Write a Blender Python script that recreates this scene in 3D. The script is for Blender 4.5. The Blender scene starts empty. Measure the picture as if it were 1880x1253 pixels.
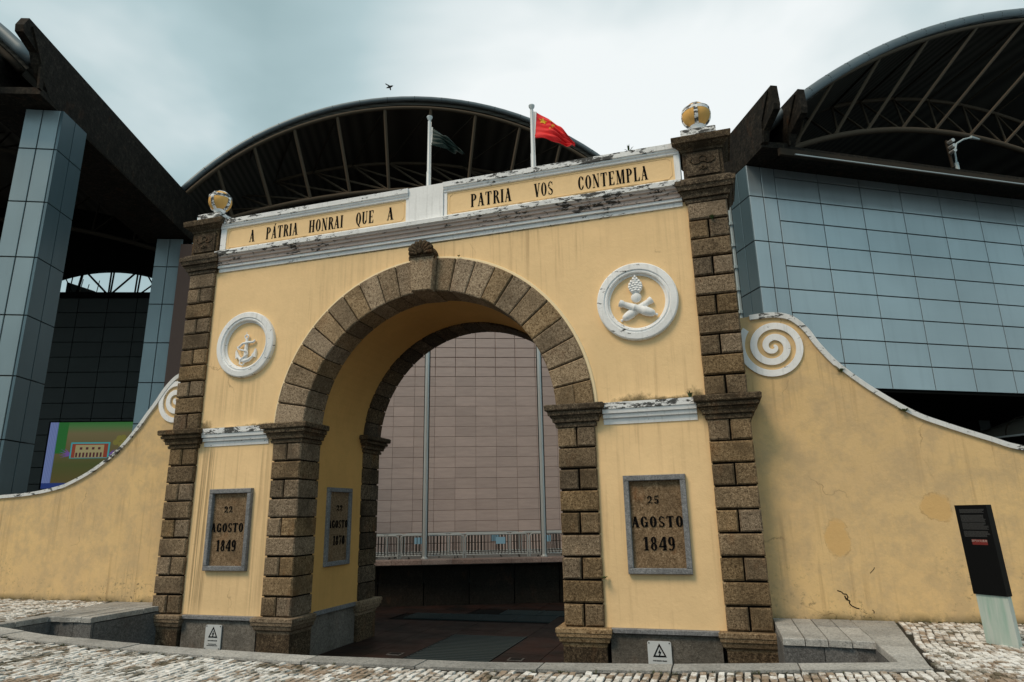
import bpy, bmesh, math, random
from mathutils import Vector, Matrix
random.seed(7)
sc = bpy.context.scene
S = 1.4                      # modelling unit -> metres (applied once at the end)
R_ = math.radians
PI = math.pi

# ------------------------------------------------------------------ camera
cam_d = bpy.data.cameras.new("camera"); cam = bpy.data.objects.new("camera", cam_d)
sc.collection.objects.link(cam); sc.camera = cam
cam_d.sensor_width = 36; cam_d.lens = 36*1204.25/1880; cam_d.clip_start = .05; cam_d.clip_end = 2000
_y, _p, _r = 0.29227, 0.25927, -0.017685
F = Vector((-math.sin(_y)*math.cos(_p), math.cos(_y)*math.cos(_p), math.sin(_p)))
Rt = Vector((math.cos(_y), math.sin(_y), 0)); Up = Rt.cross(F)
Rt, Up = Rt*math.cos(_r)+Up*math.sin(_r), -Rt*math.sin(_r)+Up*math.cos(_r)
CAM = Vector((3.55916, -7.73847, 1.21854))
cam.matrix_world = Matrix(((Rt.x, Up.x, -F.x, CAM.x*S), (Rt.y, Up.y, -F.y, CAM.y*S), (Rt.z, Up.z, -F.z, CAM.z*S), (0, 0, 0, 1)))

# ------------------------------------------------------------------ world, sun, exposure
SUN_DIR = Vector((-.40, -.62, .95)).normalized()      # towards the sun, behind the viewer's left
w = bpy.data.worlds.new("World"); sc.world = w; w.use_nodes = True
nt = w.node_tree; nt.nodes.clear()
def N(t, **k):
    n = nt.nodes.new(t)
    for a, b in k.items(): setattr(n, a, b)
    return n
out = N('ShaderNodeOutputWorld'); bg = N('ShaderNodeBackground'); bg.inputs[1].default_value = .1
sky = N('ShaderNodeTexSky', sky_type='NISHITA'); sky.sun_disc = False
sky.sun_elevation = math.asin(SUN_DIR.z); sky.sun_rotation = math.atan2(SUN_DIR.x, SUN_DIR.y)
sky.air_density = 1.5; sky.dust_density = 4
tc = N('ShaderNodeTexCoord'); mp = N('ShaderNodeMapping'); mp.inputs[3].default_value = (1, 1, 1.8)
n1 = N('ShaderNodeTexNoise'); n1.inputs['Scale'].default_value = 1.7; n1.inputs['Detail'].default_value = 5; n1.inputs['Roughness'].default_value = .48; n1.inputs['Distortion'].default_value = .35
mp.inputs[1].default_value = (.35, .1, .2)
rp = N('ShaderNodeValToRGB')
e = rp.color_ramp.elements
e[0].position = .33; e[0].color = (.37, .52, .545, 1)
e[1].position = .72; e[1].color = (1.05, 1.10, 1.10, 1)
m_ = e.new(.5); m_.color = (.53, .69, .72, 1)
vm = N('ShaderNodeVectorMath', operation='MULTIPLY'); 
br = N('ShaderNodeMix', data_type='RGBA', blend_type='MULTIPLY'); br.inputs[0].default_value = 1
# the thinner part of the cloud deck
dp = N('ShaderNodeVectorMath', operation='DOT_PRODUCT'); dp.inputs[1].default_value = (F+Rt*(230/1204)+Up*(440/1204)).normalized()
mr = N('ShaderNodeMapRange'); mr.inputs[1].default_value = .87; mr.inputs[2].default_value = 1.0; mr.inputs[3].default_value = 0; mr.inputs[4].default_value = .35
ad = N('ShaderNodeMath', operation='ADD')
mx = N('ShaderNodeMix', data_type='RGBA'); mx.inputs[0].default_value = .95
sm = N('ShaderNodeVectorMath', operation='SCALE'); sm.inputs['Scale'].default_value = 6.4
L = nt.links.new
L(tc.outputs['Generated'], mp.inputs[0]); L(mp.outputs[0], n1.inputs['Vector'])
L(tc.outputs['Generated'], dp.inputs[0]); L(dp.outputs['Value'], mr.inputs[0])
L(n1.outputs['Fac'], ad.inputs[0]); L(mr.outputs[0], ad.inputs[1])
sb = N('ShaderNodeMath', operation='SUBTRACT'); sb.inputs[1].default_value = .08; L(ad.outputs[0], sb.inputs[0])
L(sb.outputs[0], rp.inputs[0])
L(rp.outputs[0], sm.inputs[0]); L(sky.outputs[0], mx.inputs[6]); L(sm.outputs[0], mx.inputs[7])
L(mx.outputs[2], bg.inputs[0]); L(bg.outputs[0], out.inputs[0])
sd = bpy.data.lights.new("sun", 'SUN'); sd.energy = 1.5; sd.angle = R_(22); sd.color = (1, .80, .60)
so = bpy.data.objects.new("sun", sd); sc.collection.objects.link(so)
so.rotation_euler = (-SUN_DIR).to_track_quat('-Z', 'Y').to_euler()
sc.view_settings.view_transform = 'Standard'; sc.view_settings.look = 'None'
sc.view_settings.exposure = 0.46; sc.view_settings.gamma = 1; sc.view_settings.use_curve_mapping = False

# ------------------------------------------------------------------ helpers
class MB:
    """collects shapes, builds ONE mesh object"""
    def __init__(s): s.v = []; s.f = []
    def add(s, vs, fs):
        o = len(s.v); s.v += [tuple(x) for x in vs]; s.f += [tuple(i+o for i in f) for f in fs]; return s
    def box(s, x0, x1, y0, y1, z0, z1):
        return s.loft([[(x0, y0, z0), (x1, y0, z0), (x1, y1, z0), (x0, y1, z0)], [(x0, y0, z1), (x1, y0, z1), (x1, y1, z1), (x0, y1, z1)]])
    def loft(s, rings, cap=True, closed=True):
        n = len(rings[0]); vs = [p for r in rings for p in r]; fs = []
        for k in range(len(rings)-1):
            for i in range(n if closed else n-1):
                j = (i+1) % n; fs.append((k*n+i, k*n+j, (k+1)*n+j, (k+1)*n+i))
        if cap:
            fs.append(tuple(range(n-1, -1, -1))); fs.append(tuple(range((len(rings)-1)*n, len(rings)*n)))
        return s.add(vs, fs)
    def prism(s, poly, a, b, axis='y'):
        """poly of 2D points extruded between a and b; axis y -> (x,z), axis z -> (x,y), axis x -> (y,z)"""
        def P(p, t): return (p[0], t, p[1]) if axis == 'y' else (p[0], p[1], t) if axis == 'z' else (t, p[0], p[1])
        return s.loft([[P(p, a) for p in poly], [P(p, b) for p in poly]])
    def tube(s, path, r, n=8, cap=True):
        path = [Vector(p) for p in path]; rings = []
        ref = None
        for i, p in enumerate(path):
            d = (path[min(i+1, len(path)-1)]-path[max(i-1, 0)]).normalized()
            if ref is None: ref = d.orthogonal().normalized()
            u = (ref-d*ref.dot(d)).normalized(); ref = u; q = d.cross(u)
            rr = r[i] if isinstance(r, (list, tuple)) else r
            rings.append([p+u*math.cos(2*PI*k/n)*rr+q*math.sin(2*PI*k/n)*rr for k in range(n)])
        return s.loft(rings, cap)
    def lathe(s, prof, c, axis='z', n=32, cap=False):
        rings = []
        for r, h in prof:
            ring = []
            for k in range(n):
                a = 2*PI*k/n; x, y = r*math.cos(a), r*math.sin(a)
                ring.append((c[0]+x, c[1]+y, c[2]+h) if axis == 'z' else (c[0]+x, c[1]+h, c[2]+y) if axis == 'y' else (c[0]+h, c[1]+x, c[2]+y))
            rings.append(ring)
        return s.loft(rings, cap)
    def ring(s, prof, c, n=48):
        """closed profile (r, y) swept around the y axis: a torus-like frame"""
        m = len(prof); vs = []; fs = []
        for k in range(n):
            a = 2*PI*k/n
            for r, h in prof: vs.append((c[0]+r*math.cos(a), c[1]+h, c[2]+r*math.sin(a)))
        for k in range(n):
            for i in range(m):
                fs.append((k*m+i, k*m+(i+1) % m, ((k+1) % n)*m+(i+1) % m, ((k+1) % n)*m+i))
        return s.add(vs, fs)
    def sweep(s, path, prof, right, cap=True):
        pass
    def build(s, name, mat, parent=None, smooth=False, loc=None, **props):
        me = bpy.data.meshes.new(name); me.from_pydata(s.v, [], s.f); me.update()
        bm = bmesh.new(); bm.from_mesh(me); bmesh.ops.recalc_face_normals(bm, faces=bm.faces); bm.to_mesh(me); bm.free()
        if smooth:
            for p in me.polygons: p.use_smooth = True
            if smooth is not True: 
                me.set_sharp_from_angle(angle=R_(smooth))
        me.materials.append(mat)
        return link(name, me, parent, loc, **props)
def link(name, me, parent=None, loc=None, rz=0, **props):
    o = bpy.data.objects.new(name, me); sc.collection.objects.link(o)
    if loc is not None: o.location = loc
    o.rotation_euler.z = rz
    if parent is not None: setp(o, parent)
    for k, v in props.items(): o[k] = v
    return o
BASE = {}
def setp(o, parent):
    o.parent = parent
    b = BASE.get(parent.name, None)
    o.matrix_parent_inverse = b.inverted() if b is not None else Matrix.Identity(4)
def thing(name, label, cat, loc=(0, 0, 0), group=None, rz=0):
    o = bpy.data.objects.new(name, None); sc.collection.objects.link(o); o.location = loc; o.rotation_euler.z = rz
    o.empty_display_size = .2
    o['label'] = label; o['category'] = cat
    if group: o['group'] = group
    BASE[o.name] = Matrix.Translation(loc) @ Matrix.Rotation(rz, 4, 'Z')
    return o
def tag(o, label, cat, group=None):
    o['label'] = label; o['category'] = cat
    if group: o['group'] = group
    return o

# ------------------------------------------------------------------ materials
def mat(name, col=(.5, .5, .5), rough=.7, metal=0, spec=.5):
    m = bpy.data.materials.new(name); m.use_nodes = True
    b = m.node_tree.nodes['Principled BSDF']
    b.inputs['Base Color'].default_value = (*col, 1); b.inputs['Roughness'].default_value = rough
    b.inputs['Metallic'].default_value = metal; b.inputs['Specular IOR Level'].default_value = spec
    return m
class G:
    """small node graph helper; coordinates are world position in modelling units"""
    def __init__(s, m):
        s.m = m; s.t = m.node_tree; s.b = s.t.nodes['Principled BSDF']
        g = s.n('ShaderNodeNewGeometry'); q = s.n('ShaderNodeVectorMath', operation='SCALE'); q.inputs['Scale'].default_value = 1/S
        s.l(g.outputs['Position'], q.inputs[0]); s.pos = q.outputs[0]
        s.oi = s.n('ShaderNodeObjectInfo')
    def n(s, t, **k):
        x = s.t.nodes.new(t)
        for a, b in k.items(): setattr(x, a, b)
        return x
    def l(s, a, b): s.t.links.new(a, b)
    def noise(s, scale=1, detail=4, rough=.55, stretch=(1, 1, 1), off=(0, 0, 0), dist=0, vec=None):
        mp = s.n('ShaderNodeMapping'); mp.inputs[1].default_value = off; mp.inputs[3].default_value = stretch; s.l(vec or s.pos, mp.inputs[0])
        x = s.n('ShaderNodeTexNoise'); x.inputs['Scale'].default_value = scale; x.inputs['Detail'].default_value = detail
        x.inputs['Roughness'].default_value = rough; x.inputs['Distortion'].default_value = dist
        s.l(mp.outputs[0], x.inputs['Vector']); return x.outputs['Fac']
    def voro(s, scale, feat='F1', stretch=(1, 1, 1), outp='Distance'):
        mp = s.n('ShaderNodeMapping'); mp.inputs[3].default_value = stretch; s.l(s.pos, mp.inputs[0])
        x = s.n('ShaderNodeTexVoronoi', feature=feat); x.inputs['Scale'].default_value = scale; s.l(mp.outputs[0], x.inputs['Vector']); return x.outputs[outp]
    def rng(s, v, a, b, c=0, d=1):
        x = s.n('ShaderNodeMapRange'); 
        for i, q in enumerate((a, b, c, d)): x.inputs[i+1].default_value = q
        s.l(v, x.inputs[0]); return x.outputs[0]
    def math(s, op, a, b=0.):
        x = s.n('ShaderNodeMath', operation=op)
        for i, q in enumerate((a, b)):
            if isinstance(q, (int, float)): x.inputs[i].default_value = q
            else: s.l(q, x.inputs[i])
        return x.outputs[0]
    def mix(s, f, a, b, mode='MIX'):
        x = s.n('ShaderNodeMix', data_type='RGBA', blend_type=mode)
        for i, q in ((0, f), (6, a), (7, b)):
            if isinstance(q, (int, float)): x.inputs[i].default_value = q
            elif isinstance(q, tuple): x.inputs[i].default_value = (*q, 1)
            else: s.l(q, x.inputs[i])
        return x.outputs[2]
    def z(s):
        x = s.n('ShaderNodeSeparateXYZ'); s.l(s.pos, x.inputs[0]); return x.outputs
    def col(s, c): s.l(c, s.b.inputs['Base Color'])
    def rough(s, c): s.l(c, s.b.inputs['Roughness'])
    def bump(s, h, strength=.3, dist=.01):
        x = s.n('ShaderNodeBump'); x.inputs['Strength'].default_value = strength; x.inputs['Distance'].default_value = dist*S
        s.l(h, x.inputs['Height']); s.l(x.outputs[0], s.b.inputs['Normal'])

def plaster(name, base, dark, streak=.5, mold=0., wing=0, crack=.5):
    m = mat(name, base, .9, spec=.1); g = G(m)
    c = g.mix(g.rng(g.noise(.9, 5, .62), .35, .65), base, dark)
    c = g.mix(g.rng(g.noise(7, 4, .6, off=(3, 1, 2)), .45, .8, 0, .35), c, tuple(x*.80 for x in base))
    # rain streaks
    st = g.noise(1.0, 4, .6, stretch=(16, 16, .55)); area = g.rng(g.noise(.8, 2, off=(9, 2, 4)), .42, .62)
    c = g.mix(g.math('MULTIPLY', g.math('MULTIPLY', g.rng(st, .52, .72), area), streak), c, (base[0]*.42, base[1]*.38, base[2]*.38))
    # hairline cracks
    vx = g.n('ShaderNodeTexVoronoi', feature='DISTANCE_TO_EDGE'); vx.inputs['Scale'].default_value = .8
    wv = g.n('ShaderNodeVectorMath', operation='ADD'); nz = g.n('ShaderNodeTexNoise'); nz.inputs['Scale'].default_value = 3; nz.inputs['Detail'].default_value = 5
    g.l(g.pos, nz.inputs['Vector']); sc_ = g.n('ShaderNodeVectorMath', operation='SCALE'); sc_.inputs['Scale'].default_value = .5
    g.l(nz.outputs['Color'], sc_.inputs[0]); g.l(g.pos, wv.inputs[0]); g.l(sc_.outputs[0], wv.inputs[1]); g.l(wv.outputs[0], vx.inputs['Vector'])
    cr = g.math('MULTIPLY', g.rng(vx.outputs['Distance'], .0, .007, 1, 0), g.rng(g.noise(1.1, 3, off=(5, 5, 1)), .54, .62))
    c = g.mix(g.math('MULTIPLY', cr, crack), c, (base[0]*.25, base[1]*.2, base[2]*.2))
    z = g.z()[2]
    if name == 'yellow_plaster':
        X = g.z()[0]
        for (x0, w_, z0, z1, k_, f_) in ((-3.33, .16, -.1, 2.3, .75, 38), (-2.35, .2, -.1, 2.3, .28, 30), (-2.95, .5, 2.5, 3.3, .2, 26), (3.25, .3, 4.2, 4.95, .12, 24), (-1.2, .9, 4.3, 4.95, .10, 20)):
            mk = g.math('MULTIPLY', g.rng(g.math('ABSOLUTE', g.math('SUBTRACT', X, x0)), w_*.5, w_, 1, 0), g.math('MULTIPLY', g.rng(z, z0, z0+.3), g.rng(z, z1-.2, z1+.02, 1, 0)))
            sn = g.rng(g.noise(1., 3, .6, stretch=(f_, f_, .35), off=(x0, 0, 0)), .44, .60)
            c = g.mix(g.math('MULTIPLY', g.math('MULTIPLY', mk, sn), k_), c, (.22, .15, .08))
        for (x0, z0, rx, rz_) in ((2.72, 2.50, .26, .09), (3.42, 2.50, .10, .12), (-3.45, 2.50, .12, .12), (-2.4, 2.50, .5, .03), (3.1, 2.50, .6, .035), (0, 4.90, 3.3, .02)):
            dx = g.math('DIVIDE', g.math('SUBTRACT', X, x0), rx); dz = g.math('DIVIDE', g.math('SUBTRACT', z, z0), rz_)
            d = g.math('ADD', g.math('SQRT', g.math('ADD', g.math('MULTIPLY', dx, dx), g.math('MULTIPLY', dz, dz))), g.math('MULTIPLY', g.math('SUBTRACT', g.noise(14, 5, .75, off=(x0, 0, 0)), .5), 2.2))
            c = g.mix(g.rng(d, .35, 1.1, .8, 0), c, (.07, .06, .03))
    if mold:
        mk = g.math('MULTIPLY', g.rng(g.noise(22, 5, .7), .56, .66), g.math('MULTIPLY', g.rng(z, .12, .95, 1, 0), g.rng(g.noise(1.6, 3, off=(1, 7, 1)), .42, .6)))
        c = g.mix(g.math('MULTIPLY', mk, mold), c, (.06, .06, .035))
        ln = g.math('MULTIPLY', g.rng(z, .10, .19, 1, 0), g.rng(g.noise(5, 4, .7), .35, .55))
        c = g.mix(g.math('MULTIPLY', ln, .8), c, (.05, .055, .03))
        gz = g.math('MULTIPLY', g.rng(g.noise(3, 5, .7, off=(2, 2, 9)), .44, .62), .6)
        c = g.mix(gz, c, (base[0]*.66, base[1]*.70, base[2]*.85))
        # trowel scratches running down
        sc2 = g.rng(g.noise(1.3, 5, .7, stretch=(30, 30, 3)), .6, .75, 0, .35); c = g.mix(sc2, c, tuple(x*.6 for x in base))
    if wing:
        for (cx, cz, rx, rz_) in ((5.73, 1.22, .155, .15), (4.75, .93, .13, .20)):
            sx = g.z(); dx = g.math('DIVIDE', g.math('SUBTRACT', sx[0], cx), rx); dz = g.math('DIVIDE', g.math('SUBTRACT', sx[2], cz), rz_)
            d = g.math('SQRT', g.math('ADD', g.math('MULTIPLY', dx, dx), g.math('MULTIPLY', dz, dz)))
            d = g.math('ADD', d, g.math('MULTIPLY', g.math('SUBTRACT', g.noise(5, 4, .7, off=(cx, 0, cz)), .5), 1.3))
            c = g.mix(g.rng(d, .85, 1.0, .8, 0), c, (base[0]*.86, base[1]*.78, base[2]*.66))
            edge = g.math('MULTIPLY', g.rng(d, .90, .98), g.rng(d, .98, 1.04, 1, 0)); c = g.mix(g.math('MULTIPLY', g.math('MULTIPLY', edge, .55), g.rng(g.noise(9, 3, off=(cx, 0, 0)), .4, .6)), c, (base[0]*.45, base[1]*.36, base[2]*.26))
    g.col(c)
    h = g.math('ADD', g.math('MULTIPLY', g.noise(26, 5, .65), .6), g.math('MULTIPLY', g.noise(4, 3), .9))
    g.bump(h, .5, .012)
    return m
YEL = (.95, .68, .375)
M = {}
M['plaster'] = plaster('yellow_plaster', YEL, (.86, .62, .34), .5)
M['plaster_shaded'] = plaster('shaded_yellow_plaster', (.76, .45, .155), (.66, .39, .135), .15, crack=.1)  # darker copy of the wall plaster; passage shade put into the colour
M['plaster_wing'] = plaster('weathered_yellow_plaster', (.78, .55, .27), (.69, .49, .26), .75, mold=1, wing=1, crack=.6)
M['plaster_panel'] = plaster('inscription_panel_paint', (.90, .65, .36), (.84, .61, .34), .1, crack=0)
M['ball_paint'] = plaster('golden_ball_paint', (.85, .50, .16), (.62, .34, .11), .6, crack=0)
M['plaster_light'] = mat('pale_plaster_edge', (.88, .72, .46), .85)

def granite(name, c1, c2, c3, rnd=.35, stain=.5, rust=.4, scale=1.0, rough=.8):
    m = mat(name, c2, rough, spec=.12); g = G(m)
    sp = g.math('ADD', g.math('MULTIPLY', g.noise(75*scale, 3, .75), .6), g.math('MULTIPLY', g.noise(30*scale, 3, .7), .4))
    c = g.mix(g.rng(sp, .40, .50), c1, c2); c = g.mix(g.rng(sp, .52, .62), c, c3)
    c = g.mix(g.rng(g.voro(120*scale), .0, .25, .55, 0), c, tuple(x*.4 for x in c1))
    c = g.mix(g.math('MULTIPLY', g.rng(g.noise(2.2, 5, .65), .45, .68), stain), c, tuple(x*.38 for x in c2))
    c = g.mix(g.math('MULTIPLY', g.rng(g.noise(3.5, 4, .6, off=(4, 4, 4), stretch=(1, 1, .5)), .58, .72), rust), c, (.24, .085, .02))
    hs = g.n('ShaderNodeHueSaturation'); g.l(c, hs.inputs['Color']); g.l(g.rng(g.oi.outputs['Random'], 0, 1, 1-rnd, 1+rnd*.8), hs.inputs['Value'])
    g.l(g.rng(g.math('FRACT', g.math('MULTIPLY', g.oi.outputs['Random'], 7.3)), 0, 1, .8, 1.1), hs.inputs['Saturation'])
    g.col(hs.outputs[0]); g.bump(g.math('ADD', g.noise(60*scale, 3, .7), g.math('MULTIPLY', g.noise(9, 4), .8)), .6, .012)
    return m
M['stone_pier'] = granite('weathered_pier_granite', (.055, .036, .020), (.215, .152, .09), (.40, .30, .19), rnd=.34, rust=.22, stain=.8)
M['stone'] = granite('brown_granite', (.085, .055, .030), (.32, .23, .14), (.52, .40, .265), rnd=.25, rust=.16, stain=.62)
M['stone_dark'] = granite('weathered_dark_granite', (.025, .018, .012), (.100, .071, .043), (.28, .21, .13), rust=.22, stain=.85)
M['mortar'] = mat('dark_joint', (.009, .007, .005), .95, spec=.1)
M['grey_stone'] = granite('grey_granite', (.09, .09, .09), (.16, .16, .158), (.26, .26, .26), rust=.05, stain=.4, rnd=.2)
M['plinth_stone'] = granite('plinth_granite', (.12, .11, .095), (.21, .195, .17), (.30, .28, .25), rust=.12, stain=.6)
M['frame_stone'] = granite('slate_grey_frame', (.15, .155, .165), (.235, .242, .255), (.34, .35, .36), rust=0, stain=.4, rnd=.05)
M['plaque_stone'] = granite('plaque_granite', (.10, .065, .035), (.24, .16, .09), (.40, .29, .18), rust=.5, stain=.55, rnd=.05)
M['pave_stone'] = granite('kerb_granite', (.24, .24, .235), (.42, .415, .395), (.55, .54, .52), rust=.05, stain=.55, rnd=.25)

def white(name, amount=.5, base=(.92, .935, .95), side=0.):
    m = mat(name, base, .75, spec=.3); g = G(m)
    c = g.mix(g.rng(g.noise(3, 4), .35, .7), base, (base[0]*.88, base[1]*.88, base[2]*.88))
    st = g.rng(g.noise(1., 4, .65, stretch=(26, 26, 1.6)), .54, .75, 0, .4); c = g.mix(st, c, (base[0]*.42, base[1]*.42, base[2]*.40))
    z = g.z()
    cl = g.noise(.9, 3, .5, off=(2.7, 0, 0), stretch=(1, 1, .3))
    if side:   # growth is heavier where water gathers at both ends
        ax = g.rng(g.math('ABSOLUTE', z[0]), 1.2, 3.4, 0, .14*side); cl = g.math('ADD', cl, ax)
    th = g.math('SUBTRACT', .73-.16*amount, g.math('MULTIPLY', g.rng(cl, .4, .66), .13))
    nz = g.noise(14, 6, .72, stretch=(.55, .55, 1.5), dist=.4)
    k = g.rng(g.math('SUBTRACT', nz, th), 0, .03)
    c = g.mix(g.math('MULTIPLY', k, .93), c, (.018, .018, .016))
    g.col(c); g.bump(g.math('SUBTRACT', g.noise(30, 4), g.math('MULTIPLY', k, .5)), .4, .008)
    return m
M['white'] = white('weathered_white_paint', .28)
M['white_moldy'] = white('mouldy_white_paint', .80, side=1)
M['white_coping'] = white('weathered_coping_paint', .66, (.74, .76, .77))
M['white_clean'] = white('white_painted_relief', .05)
M['cornice_under'] = white('shaded_mouldy_cornice_paint', .62, (.60, .50, .46), side=1)  # brown shade of the soffit painted into the base colour, with real mould
M['black_paint'] = mat('black_lettering', (.004, .004, .0045), .8, spec=.06)
M['white_metal'] = mat('white_enamel', (.62, .66, .68), .4)

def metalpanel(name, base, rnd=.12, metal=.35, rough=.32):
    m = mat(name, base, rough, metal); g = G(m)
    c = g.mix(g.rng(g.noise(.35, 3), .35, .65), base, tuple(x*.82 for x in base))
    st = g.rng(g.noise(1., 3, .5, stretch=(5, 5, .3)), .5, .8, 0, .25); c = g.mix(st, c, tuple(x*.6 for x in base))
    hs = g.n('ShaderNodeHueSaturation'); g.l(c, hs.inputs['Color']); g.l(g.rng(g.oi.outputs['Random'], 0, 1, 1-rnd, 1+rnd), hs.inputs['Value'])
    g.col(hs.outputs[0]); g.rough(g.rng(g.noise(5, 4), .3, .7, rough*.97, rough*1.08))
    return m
M['panel'] = metalpanel('silver_blue_cladding', (.50, .575, .61), .05, metal=.6, rough=.24)
M['panel_side'] = metalpanel('shaded_side_cladding', (.12, .19, .225), .05)  # shaded copy of the cladding for side faces turned from the light
M['panel_column'] = metalpanel('dimmed_column_cladding', (.30, .385, .42), .05, metal=.3)  # same silver cladding, with edge-of-frame dimming put into the colour
M['panel_dark'] = metalpanel('dark_grey_cladding', (.020, .027, .026), .2, .0, .6)
M['gap'] = mat('black_gap', (.006, .006, .006), .95, spec=.1)
M['void'] = mat('dark_interior', (.006, .0062, .006), .95, spec=.05)
m = mat('vault_soffit', (.030, .028, .025), .9, spec=.05); g = G(m); M['soffit'] = m
wv = g.n('ShaderNodeTexWave', wave_type='BANDS', bands_direction='Z'); wv.inputs['Scale'].default_value = 2.6; wv.inputs['Distortion'].default_value = 0
g.l(g.pos, wv.inputs['Vector']); g.col(g.mix(g.rng(wv.outputs['Fac'], 0, 1), (.050, .048, .042), (.090, .085, .074)))
M['rim'] = metalpanel('roof_edge_metal', (.17, .205, .225), .0, .5, .5)
M['truss'] = mat('beige_truss_paint', (.080, .060, .041), .7, spec=.15)
M['truss_dim'] = mat('dim_truss_paint', (.040, .032, .024), .8, spec=.1)
M['beam'] = granite('stained_concrete', (.008, .007, .006), (.020, .017, .013), (.045, .037, .027), rust=.1, stain=.6, rnd=.05, scale=.25)
def tilem():
    m = mat('taupe_tile', (.27, .205, .185), .55); g = G(m)
    c = g.mix(g.rng(g.noise(3, 4, stretch=(1, 1, 6)), .35, .65), (.46, .365, .335), (.41, .325, .30))
    c = g.mix(g.rng(g.noise(30, 3, stretch=(1, 1, 5)), .5, .8, 0, .25), c, (.27, .20, .18))
    hs = g.n('ShaderNodeHueSaturation'); g.l(c, hs.inputs['Color']); g.l(g.rng(g.oi.outputs['Random'], 0, 1, .90, 1.08), hs.inputs['Value']); g.col(hs.outputs[0]); return m
M['tile'] = tilem()
M['tile_joint'] = mat('rusty_joint', (.19, .12, .10), .9)
def cobm():
    m = mat('limestone_cobble', (.6, .57, .52), .8, spec=.15); g = G(m)
    ge = g.n('ShaderNodeNewGeometry'); ri = g.math('FRACT', g.math('ADD', ge.outputs['Random Per Island'], g.oi.outputs['Random']))
    c = g.mix(ri, (.88, .87, .85), (.64, .62, .58))
    r2 = g.math('FRACT', g.math('MULTIPLY', ri, 9.7)); c = g.mix(g.rng(r2, .85, 1.0, 0, .6), c, (.30, .27, .23))
    n1 = g.math('ADD', g.noise(1.9, 7, .78, off=(3, 8, 0), dist=.6), g.math('MULTIPLY', g.math('SUBTRACT', ri, .5), .13))
    c = g.mix(g.math('MULTIPLY', g.rng(n1, .50, .58), .8), c, (.27, .175, .10))
    n2 = g.math('ADD', g.noise(3.2, 6, .75, off=(8, 3, 0)), g.math('MULTIPLY', g.math('SUBTRACT', r2, .5), .14))
    c = g.mix(g.math('MULTIPLY', g.rng(n2, .53, .61), .85), c, (.085, .075, .045))
    c = g.mix(g.rng(g.noise(28, 4, .7), .5, .75, 0, .4), c, (.35, .32, .28))
    g.col(c); g.bump(g.noise(40, 4), .4, .01); return m
M['cobble'] = cobm()
m = mat('joint_soil', (.02, .016, .012), .95); g = G(m); M['soil'] = m
g.col(g.mix(g.rng(g.noise(6, 5), .4, .6), (.022, .017, .012), (.010, .012, .006)))
m = mat('dark_unseen_ground', (.06, .06, .06), .9); g = G(m); M['ground_unseen'] = m  # unseen outer ground, made dark to cut bounce light on soffits and eaves
g.col(g.mix(g.rng(g.noise(30, 4), .4, .6), (.045, .045, .046), (.075, .074, .072)))
m = mat('wet_brown_paving', (.05, .022, .016), .5, spec=.25); g = G(m); M['paver'] = m
c = g.mix(g.rng(g.noise(2, 4), .35, .65), (.026, .011, .008), (.010, .007, .006)); hs = g.n('ShaderNodeHueSaturation'); g.l(c, hs.inputs['Color']); g.l(g.rng(g.oi.outputs['Random'], 0, 1, .7, 1.3), hs.inputs['Value']); g.col(hs.outputs[0]); g.rough(g.rng(g.noise(3, 4), .3, .7, .45, .7))
M['grate'] = mat('galvanised_grate', (.035, .052, .056), .55, .3)
M['retain'] = granite('dark_retaining_stone', (.010, .009, .008), (.022, .019, .015), (.035, .03, .024), rust=.1, stain=.5, rnd=.3)
M['steel'] = mat('brushed_steel', (.52, .54, .54), .35, .5)
M['barrier'] = mat('barrier_steel', (.42, .45, .455), .45, .4)
M['barrier_dark'] = mat('barrier_bars', (.022, .022, .02), .6, 0., .2)
M['ledge'] = granite('pinkish_ledge_stone', (.12, .09, .08), (.22, .165, .15), (.30, .24, .22), rust=.1, stain=.5, rnd=.15)
M['green'] = mat('weed_green', (.045, .085, .02), .7)
M['grass'] = mat('dry_grass', (.075, .085, .03), .8)
M['totem'] = mat('black_glass_panel', (.003, .003, .0033), .5, spec=.15)
m = mat('green_veined_glass', (.35, .5, .46), .35); g = G(m); M['jade'] = m
g.col(g.mix(g.rng(g.noise(1.3, 4, .6, stretch=(13, 13, 1.2)), .40, .66), (.50, .56, .53), (.30, .45, .39)))
M['red_flag'] = mat('red_flag_cloth', (.80, .004, .008), .7)
M['green_flag'] = mat('green_flag_cloth', (.001, .019, .015), .7)
M['yellow'] = mat('yellow_star', (.80, .55, .03), .6)
for nm in ('red_flag',):
    b = M[nm].node_tree.nodes['Principled BSDF']; b.inputs['Sheen Weight'].default_value = .2
M['canopy'] = mat('smoked_canopy', (.13, .128, .11), .35)
M['bird'] = mat('bird_feathers', (.02, .02, .02), .8)
M['blue'] = mat('pale_blue_sign', (.25, .45, .60), .5)
M['pipe'] = mat('white_downpipe', (.42, .50, .52), .5)
def emit(name, col, s=1.0):
    m = mat(name, (0.01, .01, .01), .4); b = m.node_tree.nodes['Principled BSDF']
    b.inputs['Emission Color'].default_value = (*col, 1); b.inputs['Emission Strength'].default_value = s*.5; return m

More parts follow.
